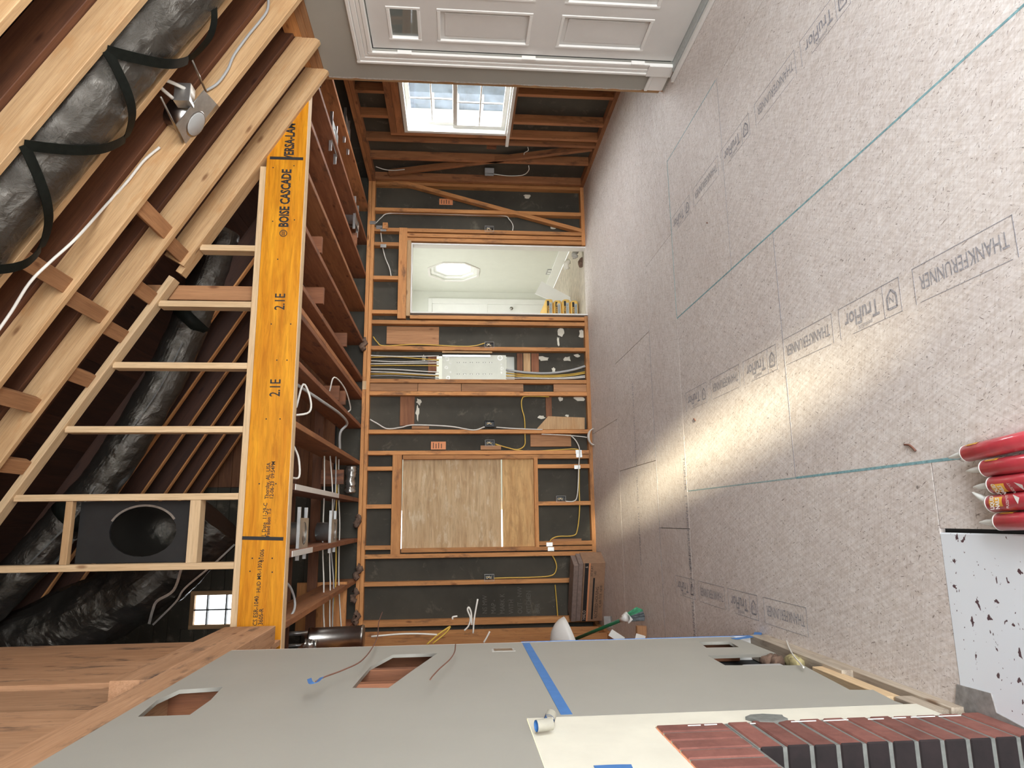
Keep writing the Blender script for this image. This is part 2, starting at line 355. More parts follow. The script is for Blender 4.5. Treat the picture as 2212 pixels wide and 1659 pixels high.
def print_row(x, y0, y1, cell=.40):
    """the mill stamp: rows of lettering in ruled boxes, running away from the viewer"""
    y = y0
    while y < y1-.3:
        fl_text('THANKFERUNNER', x+.028, y+.02, .068, .62)
        for yy in (y, y+.40, y+.47, y+.56, y+.83): fl_line(x-.055, yy, x+.062, yy)
        fl_text('TruFlor', x+.030, y+.585, .085, .78, th=.001); fl_text('pointSIX', x-.034, y+.63, .024)
        bm = bmesh.new(); sh = [(-.030, -.024), (-.030, .024), (.012, .024), (.034, 0), (.012, -.024)]
        for k in range(5):
            a, b = sh[k], sh[(k+1) % 5]; p, q = V((x+a[0], y+.515+a[1], .0009)), V((x+b[0], y+.515+b[1], .0009)); t = (q-p).normalized().cross(Z3)*.004
            bm.faces.new([bm.verts.new(z) for z in (p-t, q-t, q+t, p+t)])
        mesh_bm('printed_shield', bm, 'inkfaint', floor)
        fl_text('N', x+.012, y+.503, .036)
        fl_line(x+.062, y, x+.062, y+.40, .0025); fl_line(x+.062, y+.47, x+.062, y+.83, .0025); fl_line(x-.055, y+.02, x-.055, y+.38, .002); fl_line(x-.055, y+.47, x-.055, y+.75, .002)
        y += .88
print_row(.712, 1.555, 4.3); print_row(1.93, 1.62, 4.25); print_row(-.44, 2.85, 4.1)
def fl_text2(s, x, y, size): text('printed_lettering', s, size, (x, y, .0009), (-1, 0, 0), (0, -1, 0), 'inkfaint', floor, 'LEFT', 1.0)
for k, x in enumerate((.08, -.52)): fl_text2('TRUFLOR  |  THANKFERUNNER', x+.3, 4.27, .05)
fl_text2('TRUFLOR  |  THANKFERUNNER  |  TRUFLOR  |  THANKFERUNNER', 1.1, 5.42, .05)

# ---- hearth slab
hearth = tag(box('hearth_slab', (-1.2, -.055), (-.6, 1.985), (-.07, .001), 'chipped', None, .004), 'chipped white painted hearth slab set in the floor by the brick fireplace', 'hearth')
bm = bmesh.new()
for ring, z in ((1.0, -.03), (.93, .006)):
    pass
pp = [H(u, v, Z=.004) for u, v in ((2066, 1478), (2140, 1498), (2152, 1540), (2212, 1572), (2212, 1600), (2080, 1535), (2062, 1526))]
vs = [bm.verts.new(p) for p in pp]; vb = [bm.verts.new(p-V((0, 0, .02))) for p in pp]
bm.faces.new(vs)
for i in range(len(pp)): bm.faces.new((vs[i], vs[(i+1) % len(pp)], vb[(i+1) % len(pp)], vb[i]))
tag(mesh_bm('mortar_patch', bm, 'concrete'), 'rough grey mortar patch on the hearth at the brick corner', 'mortar')

# ---- back wall: studs, plates, black sheathing
wb = struct('wall_back', 'open stud back wall with black sheathing behind')
D4 = .085
def bx_(v, u=1030): return H(u, v, Y=YB).x
def bz_(u, v=900): return H(u, v, Y=YB).z
def bstud(v, z0=.038, z1=2.362, w=.042, m='old', name='stud', d=0.0):
    x = bx_(v); return box(name, (x-w/2, x+w/2), (YB+d, YB+D4), (z0, z1), m, wb)
def brail(z0, z1, va, vb, m='old', name='header', d=0.0):
    xa, xb = bx_(va), bx_(vb); return box(name, (min(xa, xb), max(xa, xb)), (YB+d, YB+D4), (z0, z1), m, wb)
for z in (2.362, 2.402): box('top_plate', (-1.1, 3.83), (YB, YB+.09), (z+.001, z+.038), 'old', wb)
for x0, x1 in ((-1.1, 2.195), (3.03, 3.83)): box('bottom_plate', (x0, x1), (YB-.004, YB+D4), (0, .040), 'old', wb)
for v in (457, 500, 697.5, 753, 823.5, 850, 932, 977.5, 1199, 1258): bstud(v)
HZ = 1.955
for v in (510.5, 520): bstud(v, z1=HZ+.13)
bstud(686, z1=HZ)
bstud(987, z0=.038, z1=2.0); bstud(1187, z0=.038, z1=2.0)
bstud(1343, w=.06); bstud(391, w=.06); bstud(401, w=.035)
# flat blocks of the partition post between the two studs
x0, x1 = bx_(828.5), bx_(845)
for z0, z1 in ((2.36, 1.86), (1.855, 1.40), (1.395, .73), (.40, .04)):
    box('blocking', (x1, x0), (YB+.012, YB+.05), (min(z0, z1), max(z0, z1)), 'stub', wb)
# doorway header and cripples
brail(HZ+.045, HZ+.135, 496, 690, d=-.005); brail(HZ, HZ+.043, 522, 684, 'pine', d=-.002)
for v in (531, 603, 676): bstud(v, z0=HZ+.136)
brail(2.215, 2.27, 487, 500, 'old', 'scab_board', -.02)
# boarded window rough opening
ZH, ZS = bz_(866, 1090), bz_(1155, 1090)
brail(ZH, ZH+.095, 982, 1195, d=-.004); brail(ZS-.04, ZS, 988, 1184, name='sill', d=-.003)
for v in (1011, 1092, 1180): bstud(v, z0=ZH+.096)
for v in (1008, 1089, 1176): bstud(v, z1=ZS-.041)
# let-in diagonal brace in three lengths between studs
p0, p1 = H(826, 384, Y=YB+.03), H(1257, 501, Y=YB+.03)
board('diagonal_brace', p0, p1, .044, .07, (0, -1, 0), 'old', wb)
# black sheathing with the openings cut out
hw = [(bx_(990), ZS), (bx_(990), ZH), (bx_(1184), ZH), (bx_(1184), ZS)]
pw = [(bx_(765), bz_(1113, 790)), (bx_(765), bz_(940, 790)), (bx_(819), bz_(940, 790)), (bx_(819), bz_(1113, 790))]
plate('sheathing', [(-1.2, 0), (2.205, 0), (2.205, HZ), (3.02, HZ), (3.02, 0), (3.85, 0), (3.85, 2.7), (-1.2, 2.7)], [hw, pw], .018, (0, YB+D4+.02, 0), (1, 0, 0), (0, 0, 1), 'sheath', wb)
# pieces of old board and plaster left on the sheathing
def bpatch(name, u0, v0, u1, v1, m, t=.02, dy=D4, cut=0):
    a, b = H(u0, v0, Y=YB+dy), H(u1, v1, Y=YB+dy); xs, zs = sorted((a.x, b.x)), sorted((a.z, b.z))
    return box(name, xs, (YB+dy-t, YB+dy-.0005), zs, m, wb)
bpatch('patch_board', 836, 706, 948, 745, 'stub'); bpatch('patch_board', 865, 856, 895, 920, 'attic_board'); bpatch('patch_board', 1145, 939, 1233, 965, 'stub', .03)
bpatch('patch_board', 1178, 858, 1192, 902, 'attic_board'); bpatch('patch_board', 1130, 764, 1146, 806, 'pine'); bpatch('patch_board', 1116, 764, 1129, 812, 'old_red'); bpatch('patch_board', 1147, 764, 1164, 806, 'old_red')
bpatch('patch_board', 925, 769, 943, 806, 'old_red')
pp = [H(u, v, Y=YB+.02) for u, v in ((1263, 902), (1263, 927), (1159, 927), (1184, 899))]
plate('patch_board', [(p.x, p.z) for p in pp], [], .035, (0, YB+.02+.035, 0), (1, 0, 0), (0, 0, 1), 'pine', wb)
bpatch('patch_board', 955, 760, 1063, 764, 'pine', .03, .02); bpatch('patch_board', 1190, 1164, 1255, 1170, 'stub', .03, .05); bpatch('patch_board', 890, 921, 927, 927, 'stub', .03, .03); bpatch('patch_board', 1038, 963, 1082, 972, 'stub', .03, .03)
def blob(name, cu, cv, ru, rv, dy, m, parent, n=11, seed=0, t=.006):
    rr = random.Random(seed); c = H(cu, cv, Y=YB+dy); k = .0051; bm = bmesh.new(); ps = []
    for i in range(n):
        a = 2*math.pi*i/n; f = rr.uniform(.55, 1.25); ps.append(V((c.x+math.cos(a)*rv*k*f, YB+dy, c.z+math.sin(a)*ru*k*f)))
    f1 = [bm.verts.new(p) for p in ps]; f0 = [bm.verts.new(p-V((0, t, 0))*rr.uniform(.6, 1.4)) for p in ps]
    bm.faces.new(f0)
    for i in range(n): bm.faces.new((f0[i], f0[(i+1) % n], f1[(i+1) % n], f1[i]))
    return mesh_bm(name, bm, m, parent)
for i, (cu, cv, ru, rv) in enumerate(((1211, 719, 9, 9), (1206, 738, 3, 11), (1257, 722, 9, 8), (1225, 776, 9, 6), (1245, 768, 8, 4), (1158, 797, 5, 8), (1172, 775, 14, 5), (1196, 800, 5, 9), (905, 868, 6, 7), (902, 890, 4, 18), (1186, 868, 5, 8), (1211, 862, 5, 6), (1250, 862, 13, 6), (1170, 902, 8, 5), (1225, 898, 4, 3), (915, 774, 4, 7), (1200, 404, 8, 4), (1140, 425, 9, 5), (1195, 492, 9, 4))):
    blob('plaster_remnant', cu, cv, ru, rv, D4, 'plaster', wb, seed=i)

# ---- doorway trim lining (thin pale jamb)
t1 = struct('trim_1', 'thin pale jamb lining of the doorway')
xa, xb = 2.213, 3.018
box('jamb_lining', (xb-.018, xb-.002), (YB-.004, YB+.11), (0, HZ-.003), 'white', t1); box('jamb_lining', (xa-.006, xa+.010), (YB-.004, YB+.11), (0, HZ-.003), 'white', t1)
box('head_lining', (xa+.01, xb-.018), (YB-.004, YB+.11), (HZ-.016, HZ-.002), 'white', t1)

# ---- far right wall with window
wr = struct('wall_right_far', 'open stud right wall beyond the drywall end')
def rstud(y, z0=.038, z1=2.362, w=.042, m='mid', name='stud', d=0.0): return box(name, (XRF+d, XRF+D4), (y-w/2, y+w/2), (z0, z1), m, wr)
for z in (2.362, 2.402): box('top_plate', (XRF, XRF+.09), (4.2, YB), (z+.001, z+.038), 'mid', wr)
box('bottom_plate', (XRF-.004, XRF+D4), (4.2, YB), (0, .04), 'mid', wr)
WY0, WY1, WZ0, WZ1 = 4.86, 6.10, .955, 1.968
for y in (6.275, 6.63, 7.085, 4.36, 4.71): rstud(y)
rstud(6.155, z1=WZ1+.14); rstud(4.83, z1=WZ1+.14)
for y in (5.45, 5.89): rstud(y, z1=WZ0-.04)
for y in (5.10, 5.49, 5.87): rstud(y, z0=WZ1+.14)
box('header', (XRF, XRF+D4), (4.85, 6.134), (WZ1+.01, WZ1+.075), 'mid', wr); box('header', (XRF, XRF+D4), (4.85, 6.134), (WZ1+.077, WZ1+.14), 'mid', wr)
box('sill', (XRF, XRF+D4), (4.85, 6.134), (WZ0-.042, WZ0-.004), 'mid', wr)
board('diagonal_brace', (XRF+.03, 6.98, 2.2), (XRF+.03, 6.33, .06), .044, .06, (-1, 0, 0), 'mid', wr)
plate('sheathing', [(4.15, 0), (7.24, 0), (7.24, 2.75), (4.15, 2.75)], [[(WY0-.01, WZ0-.02), (WY1+.01, WZ0-.02), (WY1+.01, WZ1+.01), (WY0-.01, WZ1+.01)]], .018, (XRF+D4, 0, 0), (0, 1, 0), (0, 0, 1), 'sheath', wr)
w1 = struct('window_1', 'white double hung window with grids in the far right wall', (XRF, WY1, WZ0))
def wbar(name, x0, x1, y0, y1, z0, z1, m='bright'): return box(name, (x0, x1), (y0, y1), (z0, z1), m, w1)
fx0, fx1 = XRF-.012, XRF+.10
wbar('frame_jamb', fx0, fx1, WY1-.035, WY1, WZ0, WZ1); wbar('frame_jamb', fx0, fx1, WY0, WY0+.035, WZ0, WZ1); wbar('frame_head', fx0, fx1, WY0+.036, WY1-.036, WZ1-.035, WZ1); wbar('frame_sill', fx0, fx1, WY0+.036, WY1-.036, WZ0, WZ0+.03)
wbar('stool', XRF-.035, XRF+.02, WY0-.05, WY1+.16, WZ0-.018, WZ0+.012)
for (z0, z1, x0) in ((1.46, WZ1-.036, XRF+.062), (WZ0+.031, 1.495, XRF+.035)):
    ya, yb = WY0+.038, WY1-.038
    wbar('sash_stile', x0, x0+.025, yb-.045, yb, z0, z1); wbar('sash_stile', x0, x0+.025, ya, ya+.045, z0, z1)
    wbar('sash_rail', x0, x0+.025, ya+.046, yb-.046, z0, z0+.04); wbar('sash_rail', x0, x0+.025, ya+.046, yb-.046, z1-.04, z1)
    gw = (yb-ya-.09)/3
    for k in (1, 2): wbar('muntin', x0+.006, x0+.018, ya+.045+gw*k-.007, ya+.045+gw*k+.007, z0+.041, z1-.041)
    zm = (z0+z1)/2; wbar('muntin', x0+.004, x0+.016, ya+.046, yb-.046, zm-.007, zm+.007)
    wbar('pane', x0+.010, x0+.013, ya+.045, yb-.045, z0+.04, z1-.04, 'glass')

# ---- near right wall (drywall) with the front door opening
DY0, DY1, DZ1 = 3.02, 3.912, 2.005
wn = struct('wall_right', 'painted drywall right wall around the front door')
plate('drywall', [(-2.35, 0), (DY0, 0), (DY0, DZ1), (DY1, DZ1), (DY1, 0), (4.2, 0), (4.2, 2.35), (-2.35, 2.35)], [], .013, (XRN, 0, 0), (0, 1, 0), (0, 0, 1), 'drywall', wn)
# ragged paper edge at the cut end
bm = bmesh.new(); rr = random.Random(3); prev = None
for i in range(61):
    z = .16+i*(2.33-.16)/60; d = rr.uniform(.0, .010); a = bm.verts.new((XRN-.0006, 4.195, z)); b = bm.verts.new((XRN-.0006, 4.203+d, z)); c = bm.verts.new((XRN+.012, 4.203+d, z))
    if prev: bm.faces.new((prev[0], a, b, prev[1])); bm.faces.new((prev[1], b, c, prev[2]))
    prev = (a, b, c)
mesh_bm('torn_edge', bm, 'drywall_edge', wn)
box('end_stud', (XRN+.0132, XRN+.10), (4.19, 4.232), (0, 2.42), 'old', wn); box('end_stud', (XRN+.02, XRN+.10), (4.233, 4.262), (.02, 2.42), 'pine', wn)
for z in (2.352, 2.392): box('top_plate', (XRN+.001, XRN+.10), (-2.35, 4.18), (z, z+.038), 'stub', wn)
box('outer_sheathing', (XRN+.10, XRN+.112), (-2.4, DY0), (0, 2.75), 'dark', wn); box('outer_sheathing', (XRN+.10, XRN+.112), (DY0, DY1), (2.02, 2.75), 'dark', wn); box('outer_sheathing', (XRN+.10, XRN+.112), (DY1, 4.26), (0, 2.75), 'dark', wn)
box('return_wall', (XRN+.1, XRF+.1), (4.262, 4.28), (0, 2.75), 'sheath', wn)
# casing, plinth and baseboard
tr = struct('trim_2', 'white moulded door casing with plinth block', (XRN, DY1, 0))
for k, (o, t) in enumerate(((0, .018), (.028, .013), (.052, .016), (.085, .022))):
    w = (.027, .023, .032, .024)[k]
    box('casing', (XRN-t, XRN-.0002), (DY1+o, DY1+o+w), (.185, DZ1+o+w), 'white', tr, .004)
    box('casing', (XRN-t, XRN-.0002), (DY0-.1, DY1+o), (DZ1+o, DZ1+o+w), 'white', tr, .004)
box('plinth_block', (XRN-.026, XRN-.0002), (DY1, DY1+.112), (.012, .184), 'white', tr, .004)
bb = struct('baseboard_right', 'short white baseboard piece beside the door casing', (XRN, 4.03, 0))
box('board', (XRN-.014, XRN-.0002), (DY1+.113, 4.185), (.02, .125), 'white', bb, .002); box('moulding', (XRN-.02, XRN-.0002), (DY1+.113, 4.185), (.1255, .15), 'white', bb, .006)
# door slab with raised mouldings, lights, hinges
dr = struct('door_1', 'white six panel front door with small glass lights', (XRN+.02, DY1, 0))
SX0 = XRN+.014; cols = ((3.535, 3.828), (3.155, 3.448)); rows = ((.258, .832), (1.005, 1.586), (1.684, 1.888)); ins = .0
st = [(3.03, 0), ]
outer = [(DY0+.004, .03), (DY1-.006, .03), (DY1-.006, DZ1-.006), (DY0+.004, DZ1-.006)]
holes = [[(a, z0), (b, z0), (b, z1), (a, z1)] for a, b in cols for z0, z1 in rows]
plate('slab', outer, holes, .036, (SX0, 0, 0), (0, 1, 0), (0, 0, 1), 'doorpaint', dr)
for a, b in cols:
    for i, (z0, z1) in enumerate(rows):
        m = .022
        if i < 2:
            box('panel', (SX0+.016, SX0+.026), (a+.001, b-.001), (z0+.001, z1-.001), 'doorpaint', dr); box('panel_field', (SX0+.010, SX0+.0158), (a+.05, b-.05), (z0+.05, z1-.05), 'doorpaint', dr, .005)
        else: box('pane', (SX0+.014, SX0+.018), (a+.001, b-.001), (z0+.001, z1-.001), 'glass', dr)
        for (y0, y1, q0, q1) in ((a, a+m, z0, z1), (b-m, b, z0, z1), (a+m, b-m, z0, z0+m), (a+m, b-m, z1-m, z1)):
            box('bead', (SX0-.004, SX0+.013), (y0+.0005, y1-.0005), (q0+.0005, q1-.0005), 'white', dr, .006)
for z in (1.80, .995, .265):
    hg = box('hinge', (XRN-.022, XRN+.006), (DY1-.008, DY1+.006), (z-.045, z+.045), 'white', dr, .004)
box('threshold', (XRN-.046, XRN+.05), (DY0, DY1+.02), (.001, .028), 'baggrey', dr)
tag(box('sill_board', (XRN-.088, XRN-.05), (3.0, 3.985), (.001, .02), 'white', None), 'flat white strip of board on the floor along the front door', 'board')

# ---- ceiling joists behind the amber beam
ce = struct('ceiling', 'open ceiling joists of the far room')
JX = (3.435, 3.035, 2.64, 2.26, 1.88, 1.477, 1.322, 1.283, .972, .59, .21, -.19, -.59, -.98)
for i, x in enumerate(JX):
    box('joist', (x-.019, x+.019), (4.242, YB+.085), (2.441, 2.675), 'old_red' if i % 3 else 'mid', ce)
for x in (.21, -.19):
    box('plaster_strip', (x-.018, x+.018), (4.3, 5.9 if x > 0 else 4.9), (2.4365, 2.4405), 'white', ce)
for y in (5.35, 6.35): box('strongback', (-1.1, 1.25), (y, y+.04), (2.677, 2.76), 'attic', ce)
for (x, y) in ((1.70, 5.05), (1.66, 6.2), (1.1, 5.9), (1.12, 6.25), (.4, 6.3), (2.05, 4.9), (2.83, 6.6)): box('bridging', (x-.07, x+.06), (y, y+.035), (2.47, 2.67), 'old_red', ce)
box('cover_board', (2.35, 3.9), (4.3, 7.3), (2.70, 2.73), 'attic', ce)
for k in range(9): box('hanger_tab', (JX[k+2]-.02, JX[k+2]+.02) if k+2 < len(JX) else (0, .04), (4.2385, 4.2415), (2.445, 2.52), 'galv', ce)

# ---- roof: boards and rafters
rf = struct('roof', 'sloping roof of pale sistered rafters under dark boards')
def roof_pt(s, off): # s metres up the slope from X=3.35
    return V((3.35, 0, zroof(3.35))) + SD*s + SN*off
NB = 33
for k in range(NB):
    c = roof_pt((k+.5)*.205, .335); y1 = 7.25 if c.x < 2.55 else 4.31
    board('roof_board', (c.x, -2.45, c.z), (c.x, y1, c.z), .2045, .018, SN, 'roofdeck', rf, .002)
RY = [4.16, 3.865, 3.45, 3.02, 2.63, 2.245, 1.85, 1.45, .65, -.15, -.95, -1.75]
for i, y in enumerate(RY):
    yc = y-.019; xe = 1.56 if i == 0 else -.60
    a = V((2.955, yc, zroof(2.955)))+SN*.07; b = V((xe, yc, zroof(xe)))+SN*.07
    board('rafter', a, b, .038, .14, SN, 'pine', rf)
    a2 = V((3.0, yc-.03, zroof(3.0)))+SN*.228; b2 = V((-.6, yc-.03, zroof(-.6)))+SN*.228
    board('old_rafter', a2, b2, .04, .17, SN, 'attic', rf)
    if 0 < i < 8: box('eave_block', (2.972, 2.992), (y+.002, RY[i-1]-.04), (2.345, 2.53), 'old', rf)
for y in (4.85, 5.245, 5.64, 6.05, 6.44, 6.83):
    a = V((2.45, y, zroof(2.45)))+SN*.08; b = V((-2.9, y, zroof(-2.9)))+SN*.08; board('old_rafter', a, b, .04, .16, SN, 'roofdeck', rf); board('lit_edge_strip', a-SN*.086, b-SN*.086, .042, .012, SN, 'old', rf)  # pale strip painted as lit rafter bottom, dark body as its shaded sides
def rblock(y0, y1, u, v, ylook, w=.085, m='stub'):
    """flat block between two rafters, its underside on the rafter bottoms"""
    d = FWD + (u-1106.0)/FPX*IU + (v-829.5)/FPX*IV; n = V((S_ROOF, 0, 1)); o = V((0, 0, EYE)); k = 2.335+S_ROOF*2.93
    t = (k-o.dot(n))/d.dot(n); x = (o+d*t).x
    c = V((x, 0, zroof(x)))+SN*.045
    board('blocking', V((c.x, y0, c.z)), V((c.x, y1, c.z)), w, .04, SN, m, rf)
for y0, y1, u, v in ((3.03, 3.41, 105, 592), (3.452, 3.826, 195, 668), (3.867, 4.12, 268, 728), (3.452, 3.826, 342, 478), (3.867, 4.12, 392, 545), (3.867, 4.12, 325, 640), (3.867, 4.12, 182, 820), (3.867, 4.12, 25, 1012), (3.452, 3.826, 40, 870)):
    rblock(y0, y1, u, v, 0)

box('eave_closure', (2.2, 3.95), (4.285, 4.32), (2.735, 3.3), 'roofdeck', rf); box('eave_closure', (2.95, 3.95), (4.282, 4.30), (2.40, 2.735), 'roofdeck', rf)
# ---- gable framing above the beam
ga = struct('wall_gable', 'pale new stud infill between the amber beam and the roof slope')
box('sill_plate', (-.59, 2.26), (YBM, YBM+.085), (2.6925, 2.7295), 'pine_pale', ga)
for x in (1.697, 1.326, .936, .547, .151, -.243):
    box('stud', (x-.019, x+.019), (YBM, YBM+.085), (2.73, zroof(x)+.0), 'pine_pale', ga)
for a, b in ((1.48, -.59),):
    p, q = V((a, YBM+.02, zroof(a)))+SN*.021, V((b, YBM+.02, zroof(b)))+SN*.021
    board('slope_plate', p, q, .085, .04, SN, 'pine_pale', ga)
p, q = V((2.6, YBM+.05, zroof(2.6)))+SN*.021, V((1.52, YBM+.05, zroof(1.52)))+SN*.021
board('slope_plate', p, q, .085, .04, SN, 'pine', ga)
box('blocking', (-.223, .131), (YBM+.01, YBM+.05), (3.655, 3.695), 'pine', ga); box('blocking', (-.223, .131), (YBM, YBM+.085), (2.94, 3.0), 'pine_pale', ga)
box('old_post', (1.38, 1.475), (YBM+.088, YBM+.13), (2.66, 3.40), 'stub', ga)

# ---- left side
wl = struct('wall_left', 'grey painted drywall left wall with cut openings above the brick')
def lyz(u, v): p = H(u, v, X=XL); return (p.y, p.z)
holeA = [lyz(*q) for q in ((761, 1486), (800, 1440), (849, 1414), (945, 1411), (890, 1449), (839, 1486))]
holeB = [lyz(*q) for q in ((298, 1548), (340, 1512), (388, 1490), (481, 1484), (455, 1512), (410, 1544))]
holeD = [lyz(*q) for q in ((1510, 1387), (1575, 1385.5), (1596, 1398), (1526, 1399))]
outer = [(3.235, 2.439), (3.235, .165), (2.86, .155), (2.83, .155)] + [lyz(1529, 1416), lyz(1566, 1437)] + [lyz(1735, 1437), lyz(1836, 1490), lyz(1886, 1490), lyz(1932, 1514)] + [(2.05, .14), (2.05, 1.262), (-2.35, 1.262), (-2.35, 2.439)]
plate('drywall', outer, [holeA, holeB, holeD], .013, (XL-.013, 0, 0), (0, 1, 0), (0, 0, 1), 'drywall', wl)
plate('old_plaster', [(2.048, 1.26), (2.048, .10), (1.93, .10), (1.93, .93), (-2.35, .93), (-2.35, 1.26)], [], .012, (XL-.0125, 0, 0), (0, 1, 0), (0, 0, 1), 'plaster', wl)
for y in (3.212, 2.83, 2.60, 2.06, 1.66, .9, .1, -.7, -1.5): box('stud', (XL-.10, XL-.0135), (y-.02, y+.02), (.50 if y in (2.83, 2.60) else .16 if y > 1.95 else .95, 2.44), 'old_red', wl)
box('bottom_plate', (XL-.10, XL+.004), (1.98, 3.235), (0, .042), 'weather', wl); box('bottom_plate', (XL-.10, XL+.006), (2.47, 3.235), (.0425, .085), 'weather', wl); box('foot_block', (XL-.10, XL-.006), (2.16, 2.60), (.075, .125), 'pine_pale', wl); box('foot_block', (XL-.10, XL-.004), (1.99, 2.15), (.0425, .10), 'weather', wl)
box('end_cap', (XL-.11, XL-.0005), (3.2352, 3.247), (.0, 2.439), 'white', wl)
box('back_lining', (XL-.118, XL-.104), (1.94, 3.24), (0, 1.35), 'dark', wl); box('back_lining', (XL-.118, XL-.104), (2.44, 3.24), (1.352, 2.0), 'old_red', wl); box('back_lining', (XL-.118, XL-.104), (1.94, 3.24), (2.002, 2.44), 'dark', wl); box('back_lining', (XL-.118, XL-.104), (-2.35, 1.938), (.95, 2.44), 'attic', wl)  # dark lengths paint in the shade of the wall cavity
tb = box('timber', (XL-.10, XL-.008), (-2.35, 4.0), (2.4405, 2.575), 'header', wl); box('timber', (XL-.10, XL-.008), (2.735, 4.0), (2.576, 2.71), 'header', wl)
yb = [4.13, 3.53, 3.075, 2.69, 2.31, 1.93, 1.54, 1.15, .76, .37, -.2, -.9, -1.6, -2.35]
for i in range(len(yb)-1):
    d = (.004, .018, .0, .014, .022, .008)[i % 6]
    box('upper_board', (XL-.130, XL-.104+d), (yb[i+1]+.008, yb[i]-.008), (2.44, zroof(-.6)+.35), 'header', wl)
wf = struct('wall_left_far', 'open stud left wall of the far room')
XLF = -1.05
for k in range(10): y = 3.45+.39*k; box('stud', (XLF-.085, XLF), (y-.02, y+.02), (.04, 2.36), 'old', wf)
box('bottom_plate', (XLF-.085, XLF+.003), (3.2, YB), (0, .04), 'old', wf)
for z in (2.362, 2.402): box('top_plate', (XLF-.085, XLF), (3.2, YB), (z, z+.037), 'old', wf)
box('sheathing', (XLF-.11, XLF-.087), (3.0, 7.24), (0, 2.45), 'old_red', wf)
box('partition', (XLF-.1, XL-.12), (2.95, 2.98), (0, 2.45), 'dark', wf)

# ---- attic beyond
at = struct('wall_attic', 'boarded attic gable end with a small bright window')
AY = 7.215
aw = [(-.98, 3.60), (-.70, 3.60), (-.70, 4.00), (-.98, 4.00)]
z = 2.72
while z < 6.3:
    xr = min(2.5, 2.93-(z-2.335-.36)/S_ROOF)
    h = .128
    if z+h > 3.56 and z < 4.05:
        box('gable_board', (-.66, min(.35, xr)), (AY, AY+.02), (z, z+h-.004), 'sheath', at); box('gable_board', (.355, max(xr, .4)), (AY, AY+.02), (z, z+h-.004), 'attic_board', at); box('gable_board', (-3.2, -1.02), (AY, AY+.02), (z, z+h-.004), 'sheath', at)
    else:
        box('gable_board', (-3.2, min(.35, xr)), (AY, AY+.02), (z, z+h-.004), 'sheath', at)
        if xr > .4: box('gable_board', (.355, xr), (AY, AY+.02), (z, z+h-.004), 'attic_board', at)
    z += h
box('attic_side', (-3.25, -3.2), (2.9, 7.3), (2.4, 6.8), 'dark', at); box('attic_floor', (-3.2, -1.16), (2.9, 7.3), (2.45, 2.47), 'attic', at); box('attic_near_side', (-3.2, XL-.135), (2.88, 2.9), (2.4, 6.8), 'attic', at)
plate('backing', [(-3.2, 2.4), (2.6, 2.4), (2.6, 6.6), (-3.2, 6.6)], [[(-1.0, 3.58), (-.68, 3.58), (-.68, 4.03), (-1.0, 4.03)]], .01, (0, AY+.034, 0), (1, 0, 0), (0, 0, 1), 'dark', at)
for za, zb_ in ((4.052, 4.2), (3.42, 3.558)): box('gable_board', (-1.018, -.662), (AY+.0005, AY+.0195), (za, zb_), 'sheath', at)
w2 = struct('window_2', 'small square attic window with cedar frame', (-.84, AY, 3.58))
x0, x1, z0, z1 = -1.02, -.66, 3.56, 4.05
for nm, a, b, c, d in (('frame', x0, x0+.04, z0, z1), ('frame', x1-.04, x1, z0, z1), ('frame', x0+.04, x1-.04, z1-.04, z1), ('frame', x0+.04, x1-.04, z0, z0+.04), ('muntin', -.846, -.834, z0+.04, z1-.04), ('muntin', x0+.04, -.847, 3.70, 3.712), ('muntin', -.833, x1-.04, 3.70, 3.712), ('muntin', x0+.04, -.847, 3.88, 3.892), ('muntin', -.833, x1-.04, 3.88, 3.892)):
    box(nm, (a, b), (AY-.02, AY+.03), (c, d), 'pine' if nm == 'frame' else 'black', w2)
box('pane', (x0+.04, x1-.04), (AY+.012, AY+.016), (z0+.04, z1-.04), 'glass', w2)

# ---- room beyond the doorway
nr = struct('wall_next_room', 'pale painted walls of the room beyond the doorway')
NX, NY, NX0 = 3.40, 9.86, .2
oc = [(9.02+.335*math.cos(math.pi/8+k*math.pi/4)/math.cos(math.pi/8), 1.49+.325*math.sin(math.pi/8+k*math.pi/4)/math.cos(math.pi/8)) for k in range(8)]
plate('side_wall', [(7.25, 0), (9.9, 0), (9.9, 2.45), (7.25, 2.45)], [oc], .12, (NX, 0, 0), (0, 1, 0), (0, 0, 1), 'roompaint', nr)
box('end_wall', (NX0-.1, NX-.001), (NY, NY+.1), (0, 2.45), 'roompaint', nr); box('side_wall', (NX0-.1, NX0), (7.25, NY-.001), (0, 2.45), 'roompaint', nr)
box('near_wall', (NX0, 2.2), (7.252, 7.262), (0, .9), 'roompaint', nr)
box('near_wall', (3.03, NX-.001), (7.252, 7.262), (0, 2.44), 'roompaint', nr)
nf = struct('floor_next_room', 'worn floor of the room beyond the doorway'); box('boards', (NX0, NX-.001), (7.23, NY), (-.04, -.004), 'dusty', nf)
nc = struct('ceiling_next_room', 'white ceiling of the room beyond the doorway'); box('ceiling_board', (NX0-.1, NX+.12), (7.24, NY+.1), (2.452, 2.48), 'bright', nc)
bn = struct('baseboard_next_room', 'white baseboard in the room beyond the doorway'); box('board', (NX-.016, NX-.0012), (7.27, NY-.001), (.004, .13), 'bright', bn)
w3 = struct('window_3', 'octagonal window with stepped white frame in the next room', (NX, 9.02, 1.49))
